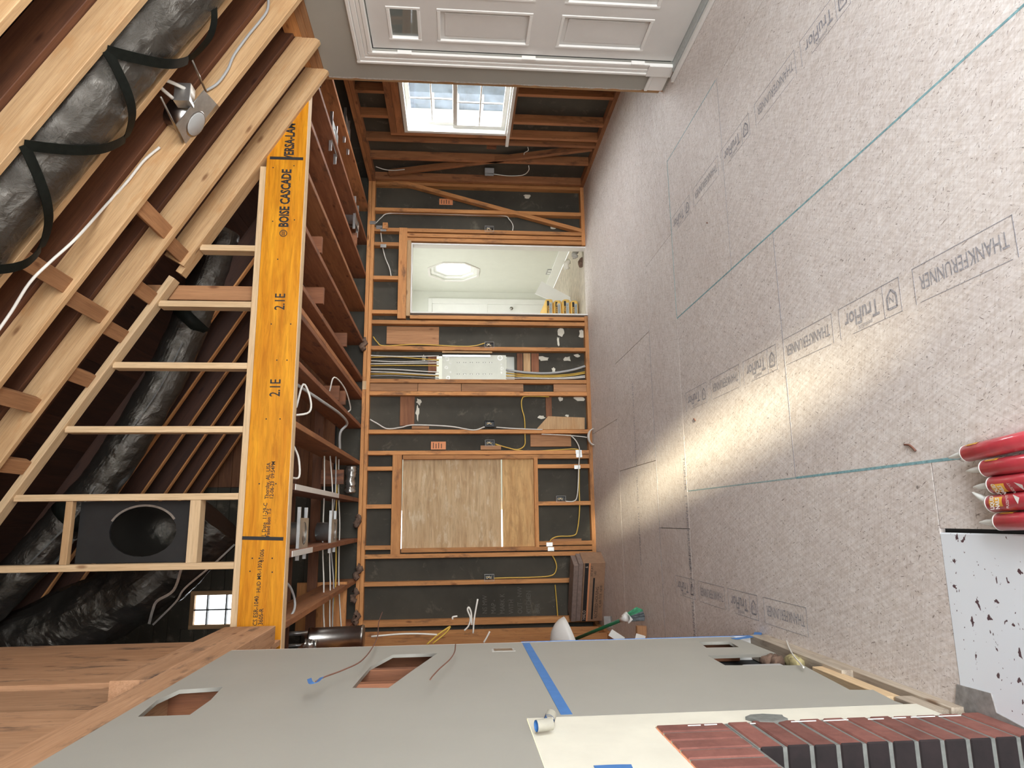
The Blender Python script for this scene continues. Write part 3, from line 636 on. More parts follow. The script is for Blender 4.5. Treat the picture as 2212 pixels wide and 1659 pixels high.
for k, (s0, s1, xa, xb, m) in enumerate(((1.0, .86, .02, .10, 'bright'), (.86, .74, .05, .11, 'bright'), (1.10, 1.0, -.012, .0, 'white'))):
    bm = bmesh.new(); A = []
    for s, x in ((s0, xa), (s1, xa), (s1, xb), (s0, xb)): A.append([bm.verts.new((NX+x, 9.02+(y-9.02)*s, 1.49+(q-1.49)*s)) for y, q in oc])
    for i in range(4):
        for j in range(8): bm.faces.new((A[i][j], A[i][(j+1) % 8], A[(i+1) % 4][(j+1) % 8], A[(i+1) % 4][j]))
    mesh_bm(('frame', 'sash', 'casing')[k], bm, m, w3)
bm = bmesh.new(); bm.faces.new([bm.verts.new((NX+.09, 9.02+(y-9.02)*.75, 1.49+(q-1.49)*.75)) for y, q in oc]); mesh_bm('pane', bm, 'glass', w3)
# white door / closet unit on the end wall of the next room
dd = struct('door_2', 'white panelled door in the end wall of the next room', (2.9, NY, 0))
def ne(u, v): return H(u, v, Y=NY-.02)
a, b = ne(925, 655), ne(1150, 682); 
box('casing', (2.35, 3.28), (NY-.035, NY-.001), (a.z-.06, a.z), 'bright', dd)
for x0, x1 in ((3.2, 3.28), (2.35, 2.43)): box('casing', (x0, x1), (NY-.035, NY-.001), (0, a.z-.061), 'bright', dd)
box('leaf', (2.431, 3.199), (NY-.02, NY-.002), (.01, a.z-.062), 'bright', dd); box('lock_rail', (2.431, 3.199), (NY-.028, NY-.0205), (.98, 1.1), 'bright', dd)
tube('knob', [(3.12, NY-.03, .62), (3.12, NY-.09, .62)], [.012, .028], 'steel', dd)

# ---- wall behind the viewer, hole added to shape the sun patch, and the outdoors
wk = struct('wall_near', 'wall behind the viewer')
sx = .585+.14*6.5+.02; 
plate('drywall', [(-.9, 0), (3.2, 0), (3.2, 5.0), (-.9, 5.0)], [[(1.23, .655), (1.31, .655), (1.42, .695), (1.51, .776), (1.57, .864), (1.52, .99), (1.38, 1.153), (1.32, 1.153), (1.24, .99), (1.21, .864), (1.20, .776), (1.18, .695)]], .05, (0, -2.35, 0), (1, 0, 0), (0, 0, 1), 'drywall', wk)
box('sun_blocker', (3.1, 5.4), (2.35, 2.4), (0, 3.2), 'dark', wk)  # unseen panel added outside to keep the sun off the return wall
gd = struct('ground_outside', 'pale paved ground outside the windows'); box('paving', (3.95, 14), (-3, 16), (-.3, -.25), 'sky_ext', gd)
nb = thing('neighbour_house', (9.5, 7.5, -.25), 'pale neighbouring house with dark glazed band seen through the gridded window', 'house')
box('wall', (9.5, 9.8), (3, 16), (-.25, 4.5), 'sky_ext', nb); box('glazed_bay', (9.2, 9.49), (13.42, 14.02), (-.2, 2.7), 'roof_ext', nb); box('corner_trim', (9.15, 9.49), (14.03, 14.2), (-.2, 3.0), 'sky_ext', nb)
for k in range(4): box('glazing_bar', (9.17, 9.199), (13.42, 14.02), (.3+.55*k, .34+.55*k), 'sky_ext', nb)
#==OBJECTS==
def roofhit(u, v, off=0.0):
    d = FWD + (u-1106.0)/FPX*IU + (v-829.5)/FPX*IV; n = V((S_ROOF, 0, 1)); o = V((0, 0, EYE)); k = 2.335+S_ROOF*2.93
    return o+d*((k-o.dot(n))/d.dot(n)) + SN*off
def ribbon(name, pts, w, t, nrm, mat, parent=None, k=5):
    """flat strap following pts; nrm = direction away from its face"""
    p = smooth_path(pts, k); bm = bmesh.new(); rings = []; nrm = V(nrm)
    for i, c in enumerate(p):
        d = (p[min(i+1, len(p)-1)]-p[max(i-1, 0)]).normalized(); s = d.cross(nrm).normalized(); n = s.cross(d)
        rings.append([bm.verts.new(c+s*a*w/2+n*b*t/2) for a, b in ((-1, -1), (1, -1), (1, 1), (-1, 1))])
    for a, b in zip(rings, rings[1:]):
        for j in range(4): bm.faces.new((a[j], a[(j+1) % 4], b[(j+1) % 4], b[j]))
    bm.faces.new(rings[0]); bm.faces.new(rings[-1])
    return mesh_bm(name, bm, mat, parent)
def lathe(name, p0, p1, prof, mat, parent=None, seg=20):
    """profile [(t along axis, radius)] spun about p0->p1"""
    p0, p1 = V(p0), V(p1); return mesh_bm(name, tube_bm(bmesh.new(), [p0.lerp(p1, t) for t, r in prof], [r for t, r in prof], seg), mat, parent, None, True)
def wrinkle_tube(name, pts, r, mat, parent, seg=20, amp=.02, freq=14, k=8, seed=1, crisp=False):
    from mathutils import noise as mn
    p = smooth_path(pts, k); bm = tube_bm(bmesh.new(), p, r, seg, True); bm.normal_update()
    for v in bm.verts:
        q = v.co+V((seed, 0, 0)); d = mn.noise(q*freq)+.6*mn.noise(q*freq*2.3)
        if crisp: d += .40*(1-2*abs(mn.noise(V((q.x*.35, q.y, q.z*.35))*freq*3.0)))+.12*(1-2*abs(mn.noise(q*freq*6.0)))
        v.co += v.normal*amp*d
    return mesh_bm(name, bm, mat, parent, None, not crisp)

# ---- amber beam
be = thing('laminated_beam', (1.0, YBM, 2.44), 'long amber laminated wood beam with black stamped lettering across the ceiling', 'beam')
box('beam_body', (-.74, 2.94), (YBM, YBM+.088), (2.4445, 2.6915), 'lvl', be, .002)
for k in range(3): box('veneer_edge', (-.74, 2.94), (YBM+.0025+k*.028, YBM+.0285+k*.028), (2.4405, 2.4444), 'pine_pale', be, .0005)
def btext(s, u, v, size, sx=1.0, th=0.0, m='ink'):
    p = H(u, v, Y=YBM-.0006); return text('stamped_lettering', s, size, p, (1, 0, 0), (0, 0, 1), m, be, 'LEFT', sx, th)
btext('BOISE CASCADE', 622, 491, .083, .66, .003); btext("VERSA-LAM", 633, 345, .083, .62, .003)
btext('2.1E', 614, 670, .088, .72, .001); btext('2.1E', 604, 857, .088, .72, .001)
btext('Thorsby, AL  USA', 580, 1078, .032, .9, .0005); btext('12-06-23  09:54PM', 590, 1078, .032, .9, .0005)
btext('UL Date  11-29-C', 573, 1166, .032, .9, .0005); btext('Failed Bon  T.S', 582, 1160, .030, .9, .0005)
btext('81006', 569, 1214, .032, .9, .0004); btext('HUD MR-1303', 562, 1280, .032, .9, .0004); btext('CS ESR-1040', 555, 1352, .034, .9, .0004); btext('3605-R', 567, 1350, .034, .9, .0004)
p = H(612, 504, Y=YBM-.0006)
bm = bmesh.new()
for r0, r1 in ((.019, .024),):
    A = [[bm.verts.new((p.x+math.cos(a*math.pi/12)*r, p.y, p.z+math.sin(a*math.pi/12)*r)) for a in range(24)] for r in (r0, r1)]
    for j in range(24): bm.faces.new((A[0][j], A[0][(j+1) % 24], A[1][(j+1) % 24], A[1][j]))
for dz in (-.008, 0, .008):
    q = [bm.verts.new((p.x+a*.015, p.y, p.z+dz+b*.002)) for a, b in ((-1, -1), (1, -1), (1, 1), (-1, 1))]; bm.faces.new(q)
mesh_bm('stamped_logo', bm, 'ink', be)
for v0 in (342, 1163):
    a, b = H(583 if v0 < 500 else 523, v0-1, Y=YBM-.001), H(655 if v0 < 500 else 612, v0+1, Y=YBM-.001); board('marker_line', a, b, .020, .0012, (0, -1, 0), 'ink', be, .0002)
for i, (u, v) in enumerate(((590, 362), (589, 478), (636, 475), (635, 358), (600, 560), (628, 700), (586, 700), (598, 778), (620, 778), (575, 905), (605, 905), (560, 1045), (596, 1045), (545, 1206), (560, 1206), (588, 1206), (540, 1234), (588, 1236))):
    c = H(u, v, Y=YBM-.0005); bm = bmesh.new(); bm.faces.new([bm.verts.new((c.x+.0045*math.cos(a*math.pi/4), c.y, c.z+.0045*math.sin(a*math.pi/4))) for a in range(8)]); mesh_bm('nail_hole', bm, 'ink', be)

# ---- insulated duct between the near rafters, held by zigzag straps
du = thing('insulated_duct', (1.4, 2.82, 3.2), 'black foil wrapped round duct strapped between two pale rafters', 'duct')
axis = [V((x, 2.82, zroof(x)))+SN*(.105+.012*math.sin(x*7)) for x in (2.84, 2.6, 2.35, 2.0, 1.65, 1.3, .95, .6, .25, -.1, -.45)]
wrinkle_tube('jacket', axis, .166, 'foil', du, 64, .0085, 6, 24, 1, True)
zz = [(452, -40), (406, 128), (229, 108), (270, 298), (50, 312), (87, 535), (-90, 580)]
for a, b in zip(zz, zz[1:]):
    A, B = roofhit(*a, -.004), roofhit(*b, -.004); pts = [A.lerp(B, t) - SN*(.075*math.sin(math.pi*t)) for t in (0, .15, .35, .5, .65, .85, 1)]
    ribbon('strap', pts, .045, .003, SN, 'strap', du)

# ---- recessed can on the near slope
cl = thing('recessed_light_can', roofhit(424, 262), 'galvanised recessed light can hung between near rafters beside the strapped duct', 'light fitting')
C0, A1, A2 = roofhit(428, 255), V((0, 1, 0)), SD
ct = [roofhit(*q) for q in ((441, 195), (474, 231), (403, 314), (381, 270))]
bm = bmesh.new(); f1 = [bm.verts.new(p) for p in ct]; f2 = [bm.verts.new(p+SN*.004) for p in ct]; bm.faces.new(f1); bm.faces.new(f2)
for i in range(4): bm.faces.new((f1[i], f1[(i+1) % 4], f2[(i+1) % 4], f2[i]))
mesh_bm('mounting_plate', bm, 'galv', cl)
cc = roofhit(423, 268); lathe('trim_ring', cc-SN*.003, cc+SN*.02, [(0, .070), (.3, .078), (1, .078)], 'steel', cl); lathe('socket_cover', cc-SN*.006, cc-SN*.003, [(0, .062), (1, .066)], 'cable_g', cl)
lathe('drum', cc+SN*.006, cc+SN*.15, [(0, .08), (.9, .08), (1, .05)], 'steel', cl, 24)
jb = roofhit(425, 208); box('wiring_box', (jb.x-.05, jb.x+.05), (jb.y-.035, jb.y+.03), (jb.z+.02, jb.z+.1), 'galv', cl)
for a, b in (((416, 129), (446, 198)), ((349, 210), (396, 308))): tube('hanger_bar', [roofhit(*a, .006), roofhit(*b, .004)], .006, 'steel', cl, 6)
tube('flex_lead', [roofhit(425, 205, .04), roofhit(395, 195, .10), roofhit(380, 205, .10), roofhit(395, 225, .06)], .009, 'cable_w', cl)
# cable along that rafter
cp = [(-12, 716), (20, 670), (60, 607), (105, 562), (160, 512), (230, 442), (275, 392), (310, 348), (345, 318)]
tag(tube('rafter_cable', [roofhit(u, v, -.012) if u < 200 else H(u, v, Y=3.398) for u, v in cp], .0075, 'cable_w'), 'white cable stapled along the third pale rafter left of the recessed light can', 'cable')
cp = [(443, 197), (470, 180), (492, 150), (505, 120), (535, 78), (562, 45), (578, 20), (580, -15)]
tag(tube('rafter_cable', [H(u, v, Y=3.395) for u, v in cp], .0075, 'cable_g'), 'grey paired cable running from the recessed light can down to the drywall eave', 'cable')

# ---- ducts in the attic behind the gable studs
d2 = thing('attic_duct', (.9, 4.8, 3.3), 'long silver black flexible duct running diagonally behind the gable studs', 'duct')
wrinkle_tube('jacket', [H(u, v, Y=4.82) for u, v in ((478, 500), (462, 560), (430, 650), (395, 735), (345, 840), (285, 940), (215, 1045), (130, 1140), (40, 1240), (-60, 1340))], .125, 'foil', d2, 40, .009, 7, 16, 4, True)
for a in (H(413, 690, Y=4.80), H(160, 1110, Y=4.8)): lathe('band', a-V((.03, 0, -.03)), a+V((.03, 0, -.03)), [(0, .134), (1, .134)], 'strap', d2)
ribbon('seam_glint', [H(u, v, Y=4.66) for u, v in ((395, 740), (350, 830), (300, 905), (265, 950))], .008, .002, (0, -1, 0), 'teflon', d2)  # silver strips painted in for light caught on the foil seam
ribbon('seam_glint', [H(u, v, Y=4.66) for u, v in ((205, 1050), (160, 1120), (110, 1170), (40, 1240))], .010, .002, (0, -1, 0), 'teflon', d2)
d3 = thing('attic_plenum_wrap', (-.2, 5.1, 3.3), 'big sagging black plastic wrapped duct at the low end of the attic', 'duct')
wrinkle_tube('jacket', [H(u, v, Y=5.15) for u, v in ((470, 1120), (400, 1190), (320, 1255), (230, 1310), (120, 1360), (-20, 1420))], .225, 'foil', d3, 48, .024, 4, 18, 8, True)
ribbon('edge_glint', [H(u, v, Y=4.88) for u, v in ((392, 1228), (375, 1275), (340, 1298), (330, 1318), (322, 1348))], .017, .003, (0, -1, 0), 'teflon', d3)  # these silver strips paint the bright lit lines along the foil
ribbon('edge_glint', [H(u, v, Y=4.88) for u, v in ((507, 1176), (462, 1218), (400, 1270), (380, 1300), (330, 1350))], .012, .003, (0, -1, 0), 'teflon', d3)
ribbon('edge_glint', [H(u, v, Y=4.88) for u, v in ((132, 1165), (112, 1190), (97, 1218))], .016, .003, (0, -1, 0), 'teflon', d3)
d4 = thing('duct_boot', (-.05, 4.3, 3.3), 'black duct board box with a round collar in the gable stud bay', 'duct fitting')
plate('face_board', [(-.222, 3.0), (.130, 3.0), (.130, 3.653), (-.222, 3.653)], [[(-.045+.145*math.cos(k*math.pi/12), 3.29+.19*math.sin(k*math.pi/12)) for k in range(24)]], .02, (0, YBM+.115, 0), (1, 0, 0), (0, 0, 1), 'black', d4)
bm = bmesh.new(); R = []
for y, s in ((YBM+.11, 1.0), (YBM+.45, .92), (YBM+.6, .6)): R.append([bm.verts.new((-.045+.145*s*math.cos(k*math.pi/12), y, 3.29+.19*s*math.sin(k*math.pi/12))) for k in range(24)])
for a, b in zip(R, R[1:]):
    for j in range(24): bm.faces.new((a[j], a[(j+1) % 24], b[(j+1) % 24], b[j]))
bm.faces.new(R[-1]); mesh_bm('collar', bm, 'foil', d4, None, True)
ribbon('rim_glint', [(-.045+.150*math.cos(a), YBM+.092, 3.29+.196*math.sin(a)) for a in (2.5-2*math.pi+math.pi*k/14+math.pi for k in range(-2, 9))], .012, .004, (0, -1, 0), 'teflon', d4)  # silver arc painted in for the lit collar rim

# ---- recessed cans and brackets between the far joists
def can(name, c, label, r=.075, h=.15, mats=('galv', 'galv'), bars=True, bx=(.17, .17)):
    t = thing(name, c, label, 'light fitting', 'recessed light cans')
    c = V(c); lathe('drum', c+V((0, 0, .004)), c+V((0, 0, h)), [(0, r), (.05, r*1.06), (.1, r), (.92, r), (1, r*.6)], mats[0], t, 22)
    plate('mounting_plate', [(-.13, -.1), (.13, -.1), (.13, .1), (-.13, .1)], [[(r*math.cos(k*math.pi/10), r*math.sin(k*math.pi/10)) for k in range(20)]], .002, c, (0, 1, 0), (-1, 0, 0), mats[1], t)
    if bars:
        for s in (-1, 1): box('hanger_bar', (c.x-bx[0], c.x+bx[1]), (c.y+s*.105-.005, c.y+s*.105+.005), (c.z+.003, c.z+.028), 'galv', t)
    box('wiring_box', (c.x-.05, c.x+.05), (c.y+.08, c.y+.13), (c.z+.03, c.z+.11), 'galv', t)
    return t
can('recessed_can', H(657, 1152, Z=2.46), 'steel recessed light can nearest the amber beam between the left joists')
can('recessed_can', H(722, 1148, Z=2.46), 'steel recessed light can behind another one between the left joists')
can('recessed_can', H(724, 300, Z=2.46), 'recessed light can between right joists nearest the amber beam', bx=(.17, .18))
can('recessed_can', H(752, 285, Z=2.46), 'recessed light can nearest the gridded window between the last right joists', bx=(.17, .18))
can('recessed_can', H(772, 470, Z=2.46), 'recessed light can between right joists close to the back wall', bx=(.17, .18))
fc = H(757, 1038, Z=2.5); tag(wrinkle_tube('foil_wrapped_fitting', [fc+V((-.12, 0, 0)), fc+V((-.04, 0, .0)), fc+V((.05, 0, 0)), fc+V((.14, 0, 0))], .045, 'teflon', None, 12, .02, 26), 'crumpled silver foil wrapped fitting hanging at the back wall plate', 'fitting')

# ---- cables dropping through the left joist bays
def cable(pts, label, m='cable_w', r=.006, name='cable', seg=6): return tag(tube(name, pts, r, m, None, seg), label, 'cable')
def bp(lst, dy): return [H(u, v, Y=YB+dy) for u, v in lst]
def zp(lst): return [H(u, v, Y=y) for u, v, y in lst]
cable(zp([(640, 880, 4.4), (655, 830, 4.5), (670, 860, 4.55), (668, 890, 4.5), (632, 898, 4.4)]), 'white cable loop nearest the amber beam under the third joist', r=.007)
cable(zp([(633, 960, 4.4), (645, 990, 4.45), (646, 1030, 4.45), (628, 1032, 4.35)]), 'white cable loop beside the amber beam lower in the joist bay', r=.007)
cable(zp([(712, 845, 5.5), (722, 815, 5.5), (745, 840, 5.8), (757, 880, 6.1), (752, 890, 6.1)]), 'white cable looped over a joist in the middle of the ceiling', r=.006)
cable(zp([(640, 830, 4.6), (700, 870, 5.0), (735, 895, 5.5), (750, 915, 5.9), (735, 935, 5.9), (734, 975, 6.0)]), 'grey cable sagging along the joist side', 'cable_g', .011)
for i, (u0, u1, m, lb) in enumerate(((698, 700, 'cable_w', 'single white cable crossing the left joist bays nearest the beam'), (716, 712, 'cable_w', 'white cable crossing the left joist bays second from the beam'), (722, 716, 'cable_g', 'grey cable crossing the left joist bays in the bundle'), (728, 722, 'cable_y', 'yellow cable crossing the left joist bays in the bundle'), (734, 736, 'cable_w', 'white cable crossing the left joist bays nearest the back wall'))):
    rr = random.Random(i); vs = (985, 1060, 1130, 1190, 1260, 1320, 1385)
    cable([H(u0+(u1-u0)*k/6+rr.uniform(-4, 4), v, Y=5.9+.15*i) for k, v in enumerate(vs)], lb, m, .006)
cable(zp([(612, 1253, 4.5), (628, 1270, 4.6), (637, 1300, 4.7), (632, 1325, 4.6), (608, 1345, 4.5)]), 'grey cable loop at the left end of the amber beam', 'cable_g', .008)

# ---- silver vent pipe at the far left
vp = thing('vent_pipe', H(730, 1378, Y=5.6), 'silver metal vent pipe standing behind the left wall end below the joists', 'pipe')
a, b = H(668, 1380, Y=5.6), H(786, 1374, Y=5.6); lathe('pipe', a, b, [(0, .082), (.03, .086), (.06, .08), (.94, .08), (.97, .086), (1, .082)], 'steel', vp, 24)
c = H(672, 1392, Y=5.45); wrinkle_tube('foil_tape', [c+V((0, 0, -.04)), c, c+V((.01, 0, .05))], .035, 'teflon', vp, 10, .02, 40)
for k, (v, r) in enumerate(((1367, .018), (1393, .014))): tube('conduit', [H(598, v+3, Y=5.9), H(668, v, Y=5.9)], r, 'galv', vp, 10)
box('attic_stack_board', (-1.0, -.55), (6.6, 6.63), (2.45, 2.9), 'old', at)

# ---- wiring on the back wall
def jbox(u, v, label, Yf=YB, wall='b', m='cable_g'):
    if wall == 'b':
        c = H(u, v, Y=Yf); t = thing('junction_box', c, label, 'electrical box', 'wall junction boxes'); x, z = c.x, c.z; w, h = .033, .05
        for q in (((x-w, x-w+.003), (Yf-.004, Yf+.055), (z-h, z+h)), ((x+w-.003, x+w), (Yf-.004, Yf+.055), (z-h, z+h)), ((x-w+.003, x+w-.003), (Yf-.004, Yf+.055), (z+h-.003, z+h)), ((x-w+.003, x+w-.003), (Yf-.004, Yf+.055), (z-h, z-h+.003))): box('side', *q, m, t, .0004)
        box('back', (x-w, x+w), (Yf+.055, Yf+.058), (z-h, z+h), 'black', t, .0004)
        for k in range(3): tube('wire', [(x-.02+.02*k, Yf+.05, z-.03), (x+.015-.012*k, Yf+.01, z-.005*k), (x-.01+.012*k, Yf+.005, z+.02), (x+.015-.015*k, Yf+.04, z+.035)], .0035, ('cable_w', 'cable_y', 'cable_w')[k], t, 5, 3)
    else:
        c = H(u, v, X=XRF); t = thing('junction_box', c, label, 'electrical box', 'wall junction boxes'); y, z = c.y, c.z; w, h = .033, .05
        for q in (((XRF-.004, XRF+.055), (y-w, y-w+.003), (z-h, z+h)), ((XRF-.004, XRF+.055), (y+w-.003, y+w), (z-h, z+h)), ((XRF-.004, XRF+.055), (y-w+.003, y+w-.003), (z+h-.003, z+h)), ((XRF-.004, XRF+.055), (y-w+.003, y+w-.003), (z-h, z-h+.003))): box('side', *q, m, t, .0004)
        box('back', (XRF+.055, XRF+.058), (y-w, y+w), (z-h, z+h), 'black' if u < 1060 and v > 350 else m, t, .0004)
    return t
jbox(1057, 494, 'junction box beside the doorway studs below the diagonal brace'); jbox(1057, 745, 'junction box above the electrical panel bay stud'); jbox(1058, 915, 'black junction box with white cables on both sides', m='black')
jbox(1058, 957, 'junction box just right of the boarded window header post'); jbox(1212, 1078, 'low junction box beneath the boarded window'); jbox(1057, 1248, 'junction box in the last bay left of the boarded window')
jbox(1062, 318, 'junction box on the right wall nearest the gridded window', wall='r', m='old_red'); jbox(1057, 376, 'grey junction box on the right wall near the corner', wall='r', m='cable_g')
cable(bp([(812, 482), (824, 470), (840, 461), (900, 461), (1000, 464), (1085, 466), (1100, 474), (1108, 487), (1107, 500)], .05), 'white cable bent over beside the diagonal brace stud')
cable(bp([(822, 497), (826, 530), (832, 556), (841, 578), (845, 597)], .05), 'white cable through the short studs above the doorway')
cable(bp([(799, 906), (815, 915), (836, 926), (867, 923), (894, 918), (971, 921), (1022, 929), (1047, 922)], -.006), 'twin white cable running down to the black junction box', r=.007)
cable(bp([(1072, 923), (1100, 925), (1140, 927), (1172, 928)], -.006), 'white cable leaving the black junction box downwards', r=.006)
cable(bp([(1170, 938), (1220, 940), (1255, 943), (1268, 945)], -.012), 'white cable leading to the coil at the floor edge', r=.005)
co = H(1278, 945, Y=YB-.03)
cable([co+V((.085*math.cos(a*.55), -.012*a/6+.01*math.sin(a), .052*math.sin(a*.55)-.01)) for a in range(46)], 'coil of white cable hanging at the foot of the back wall', r=.005, name='cable_coil')
cable(bp([(1232, 940), (1244, 952), (1252, 972), (1250, 1010), (1249, 1045), (1246, 1075), (1238, 1083), (1222, 1083)], -.006), 'white cable down to the low junction box beneath the boarded window')
cable(bp([(1186, 857), (1140, 856), (1128, 861), (1127, 880), (1133, 905), (1134, 940), (1133, 962), (1118, 971), (1095, 967), (1070, 959)], .03), 'yellow cable bent down between the two middle bays', 'cable_y')
cable(bp([(1070, 960), (1130, 974), (1200, 972), (1248, 971), (1251, 990), (1251, 1050), (1252, 1100), (1247, 1145), (1238, 1157), (1205, 1159), (1190, 1166), (1188, 1176)], .006), 'long yellow cable below the boarded window', 'cable_y')
cable(bp([(1192, 1198), (1200, 1213), (1202, 1228), (1192, 1243), (1150, 1247), (1100, 1248), (1066, 1249)], .02), 'yellow cable curving into the last junction box left of the window', 'cable_y')
cable(bp([(1199, 1263), (1202, 1295), (1205, 1334)], .05), 'short yellow cable crossing the last bay by the corner', 'cable_y')
cable(bp([(806, 727), (815, 739), (830, 747), (900, 744), (990, 748), (1025, 747), (1048, 741)], .02), 'yellow cable along the stud beside the electrical panel bay', 'cable_y')
ends = [(768, 769, 'cable_w'), (772, 778, 'cable_y'), (779, 779, 'cable_w'), (786, 784, 'cable_w'), (790, 790, 'cable_y'), (797, 804, 'cable_w'), (803, 810, 'cable_w'), (808, 812, 'cable_y'), (812, 817, 'cable_g')]
words = ('first', 'second', 'third', 'fourth', 'fifth', 'sixth', 'seventh', 'eighth', 'ninth')
for i, (v0, v1, m) in enumerate(ends):
    b = random.Random(i).uniform(-4, 6)
    cable(bp([(800, v0), (850, v0+b*.4), (900, (v0+v1)/2+b*.3), (948, v1)], .018+.016*(i % 3)), f'{words[i]} cable from the right of those entering the electrical panel top', m, .006)
for i, (v0, v1, v2, m, r, lb) in enumerate(((799, 806, 791, 'cable_g', .013, 'thick grey cable leaving the electrical panel bottom'), (806, 811, 803, 'cable_y', .007, 'upper yellow cable leaving the electrical panel bottom'), (812, 814, 806, 'cable_y', .006, 'lower yellow cable leaving the electrical panel bottom'), (810, 816, 812, 'cable_w', .007, 'white cable leaving the electrical panel bottom'), (817, 818, 815, 'cable_w', .006, 'white cable nearest the post leaving the electrical panel bottom'))):
    cable(bp([(1093, v0), (1140, v1-1), (1190, v1), (1235, (v1+v2)/2+1), (1264, v2)], .014+.028*(i % 2)), lb, m, r)
for u, v in ((819, 491), (828, 496), (828, 531), (1250, 976), (1251, 984), (1247, 1009), (1187, 1176), (1190, 1186), (805, 481)):
    c = H(u, v, Y=YB-.003); box('nail_plate', (c.x-.02, c.x+.02), (YB-.005, YB-.0005), (c.z-.032, c.z+.032), 'galv', wb, .0008)
c = H(787, 832, Y=YB-.003); box('pale_tag', (c.x-.045, c.x+.045), (YB-.004, YB-.0004), (c.z-.02, c.z+.02), 'pine_pale', wb, .0008)
# right wall scraps of cable
cable([H(u, v, X=XRF+.03) for u, v in ((812, 360), (830, 366), (850, 368), (874, 366))], 'short pale cable stub on the right wall by the corner post', r=.005)
cable([H(u, v, X=XRF+.02) for u, v in ((1066, 376), (1100, 380), (1130, 378), (1142, 368), (1142, 358))], 'tan cable from the grey box on the right wall', 'cable_w', .005)
cable([H(u, v, X=XRF+.02) for u, v in ((1140, 318), (1141, 325), (1133, 330), (1132, 334))], 'hooked wire stub on the right wall below the window', 'cable_w', .004)

# ---- electrical panel (seen from the back of the wall)
ep = thing('electrical_panel', H(1020, 792, Y=YB+.02), 'pale metal back of an electrical panel set between two studs', 'electrical panel')
xa, xb = bx_(819), bx_(765.5); za, zb = H(1093, 790, Y=YB+.03).z, H(955, 790, Y=YB+.03).z
bkp = box('back_plate', (xa, xb), (YB+.028, YB+.031), (za, zb), 'panelmetal', ep, .001)
for q in (((xa, xb), (YB+.031, YB+.10), (zb-.003, zb)), ((xa, xb), (YB+.031, YB+.10), (za, za+.003)), ((xa, xa+.003), (YB+.031, YB+.10), (za+.003, zb-.003)), ((xb-.003, xb), (YB+.031, YB+.10), (za+.003, zb-.003))): box('side', *q, 'galv', ep, .0005)
box('flange', (xb-.024, xb), (YB+.020, YB+.0278), (za+.17, zb-.005), 'galv', ep, .001)
for v in (783, 808):
    for k in range(6):
        c = H(990+k*14, v, Y=YB+.0275)
        for s in (-1, 1): box('slot', (c.x-.004, c.x+.004), (YB+.0265, YB+.0279), (c.z+s*.011-.003, c.z+s*.011+.003), 'ink', bkp, .0003)
        box('slot', (c.x-.007, c.x-.003), (YB+.0265, YB+.0279), (c.z-.009, c.z+.009), 'steel', bkp, .0003)
for u, v, r in ((964, 794, .017), (1084, 796, .016), (973, 785, .009), (973, 804, .009), (1083, 787, .009), (1083, 805, .009), (1080, 773, .028), (966, 775, .022), (968, 816, .02)):
    c = H(u, v, Y=YB+.0277); bm = bmesh.new(); A = [[bm.verts.new((c.x+math.cos(a*math.pi/9)*q, c.y, c.z+math.sin(a*math.pi/9)*q)) for a in range(18)] for q in (r, r*.72)]
    for j in range(18): bm.faces.new((A[0][j], A[0][(j+1) % 18], A[1][(j+1) % 18], A[1][j]))
    mesh_bm('knockout', bm, 'steel', bkp)

# ---- plywood over the window, stickers
def bsheet(name, u0, v0, u1, v1, dy, t, m, label, cat):
    a, b = H(u0, v0, Y=YB+dy), H(u1, v1, Y=YB+dy); return tag(box(name, sorted((a.x, b.x)), (YB+dy, YB+dy+t), sorted((a.z, b.z)), m, None), label, cat)
a, b = H(871, 992.5, Y=YB+.068), H(1083.2, 1182, Y=YB+.068); zc = (a.z+b.z)/2
tag(board('plywood_sheet', V((b.x, YB+.068, zc)), V((a.x, YB+.068, zc)), .012, abs(a.z-b.z), (0, 0, 1), 'ply', None), 'large weathered plywood sheet covering the window opening', 'plywood')
bsheet('plywood_strip', 1084.7, 991, 1157, 1180, .048, .014, 'ply2', 'narrow fresh plywood strip below the large sheet in the window opening', 'plywood')
def sticker(u0, v0, u1, v1, dy, label):
    a, b = H(u0, v0, Y=YB+dy), H(u1, v1, Y=YB+dy); t = thing('warning_sticker', (a+b)/2, label, 'sticker', 'orange stickers'); xs, zs = sorted((a.x, b.x)), sorted((a.z, b.z))
    box('card', xs, (YB+dy-.002, YB+dy-.0004), zs, 'orange', t, .0003)
    for k in range(4): box('print_line', (xs[0]+.012, xs[1]-.012-.01*(k % 2)), (YB+dy-.0026, YB+dy-.0021), (zs[1]-.022-.028*k-.007, zs[1]-.022-.028*k), 'ink', t, .0001)
sticker(949, 429, 978, 443, D4, 'small orange printed card behind the diagonal brace'); sticker(931, 954, 963, 971, .02, 'small orange printed card beside the boarded window post')

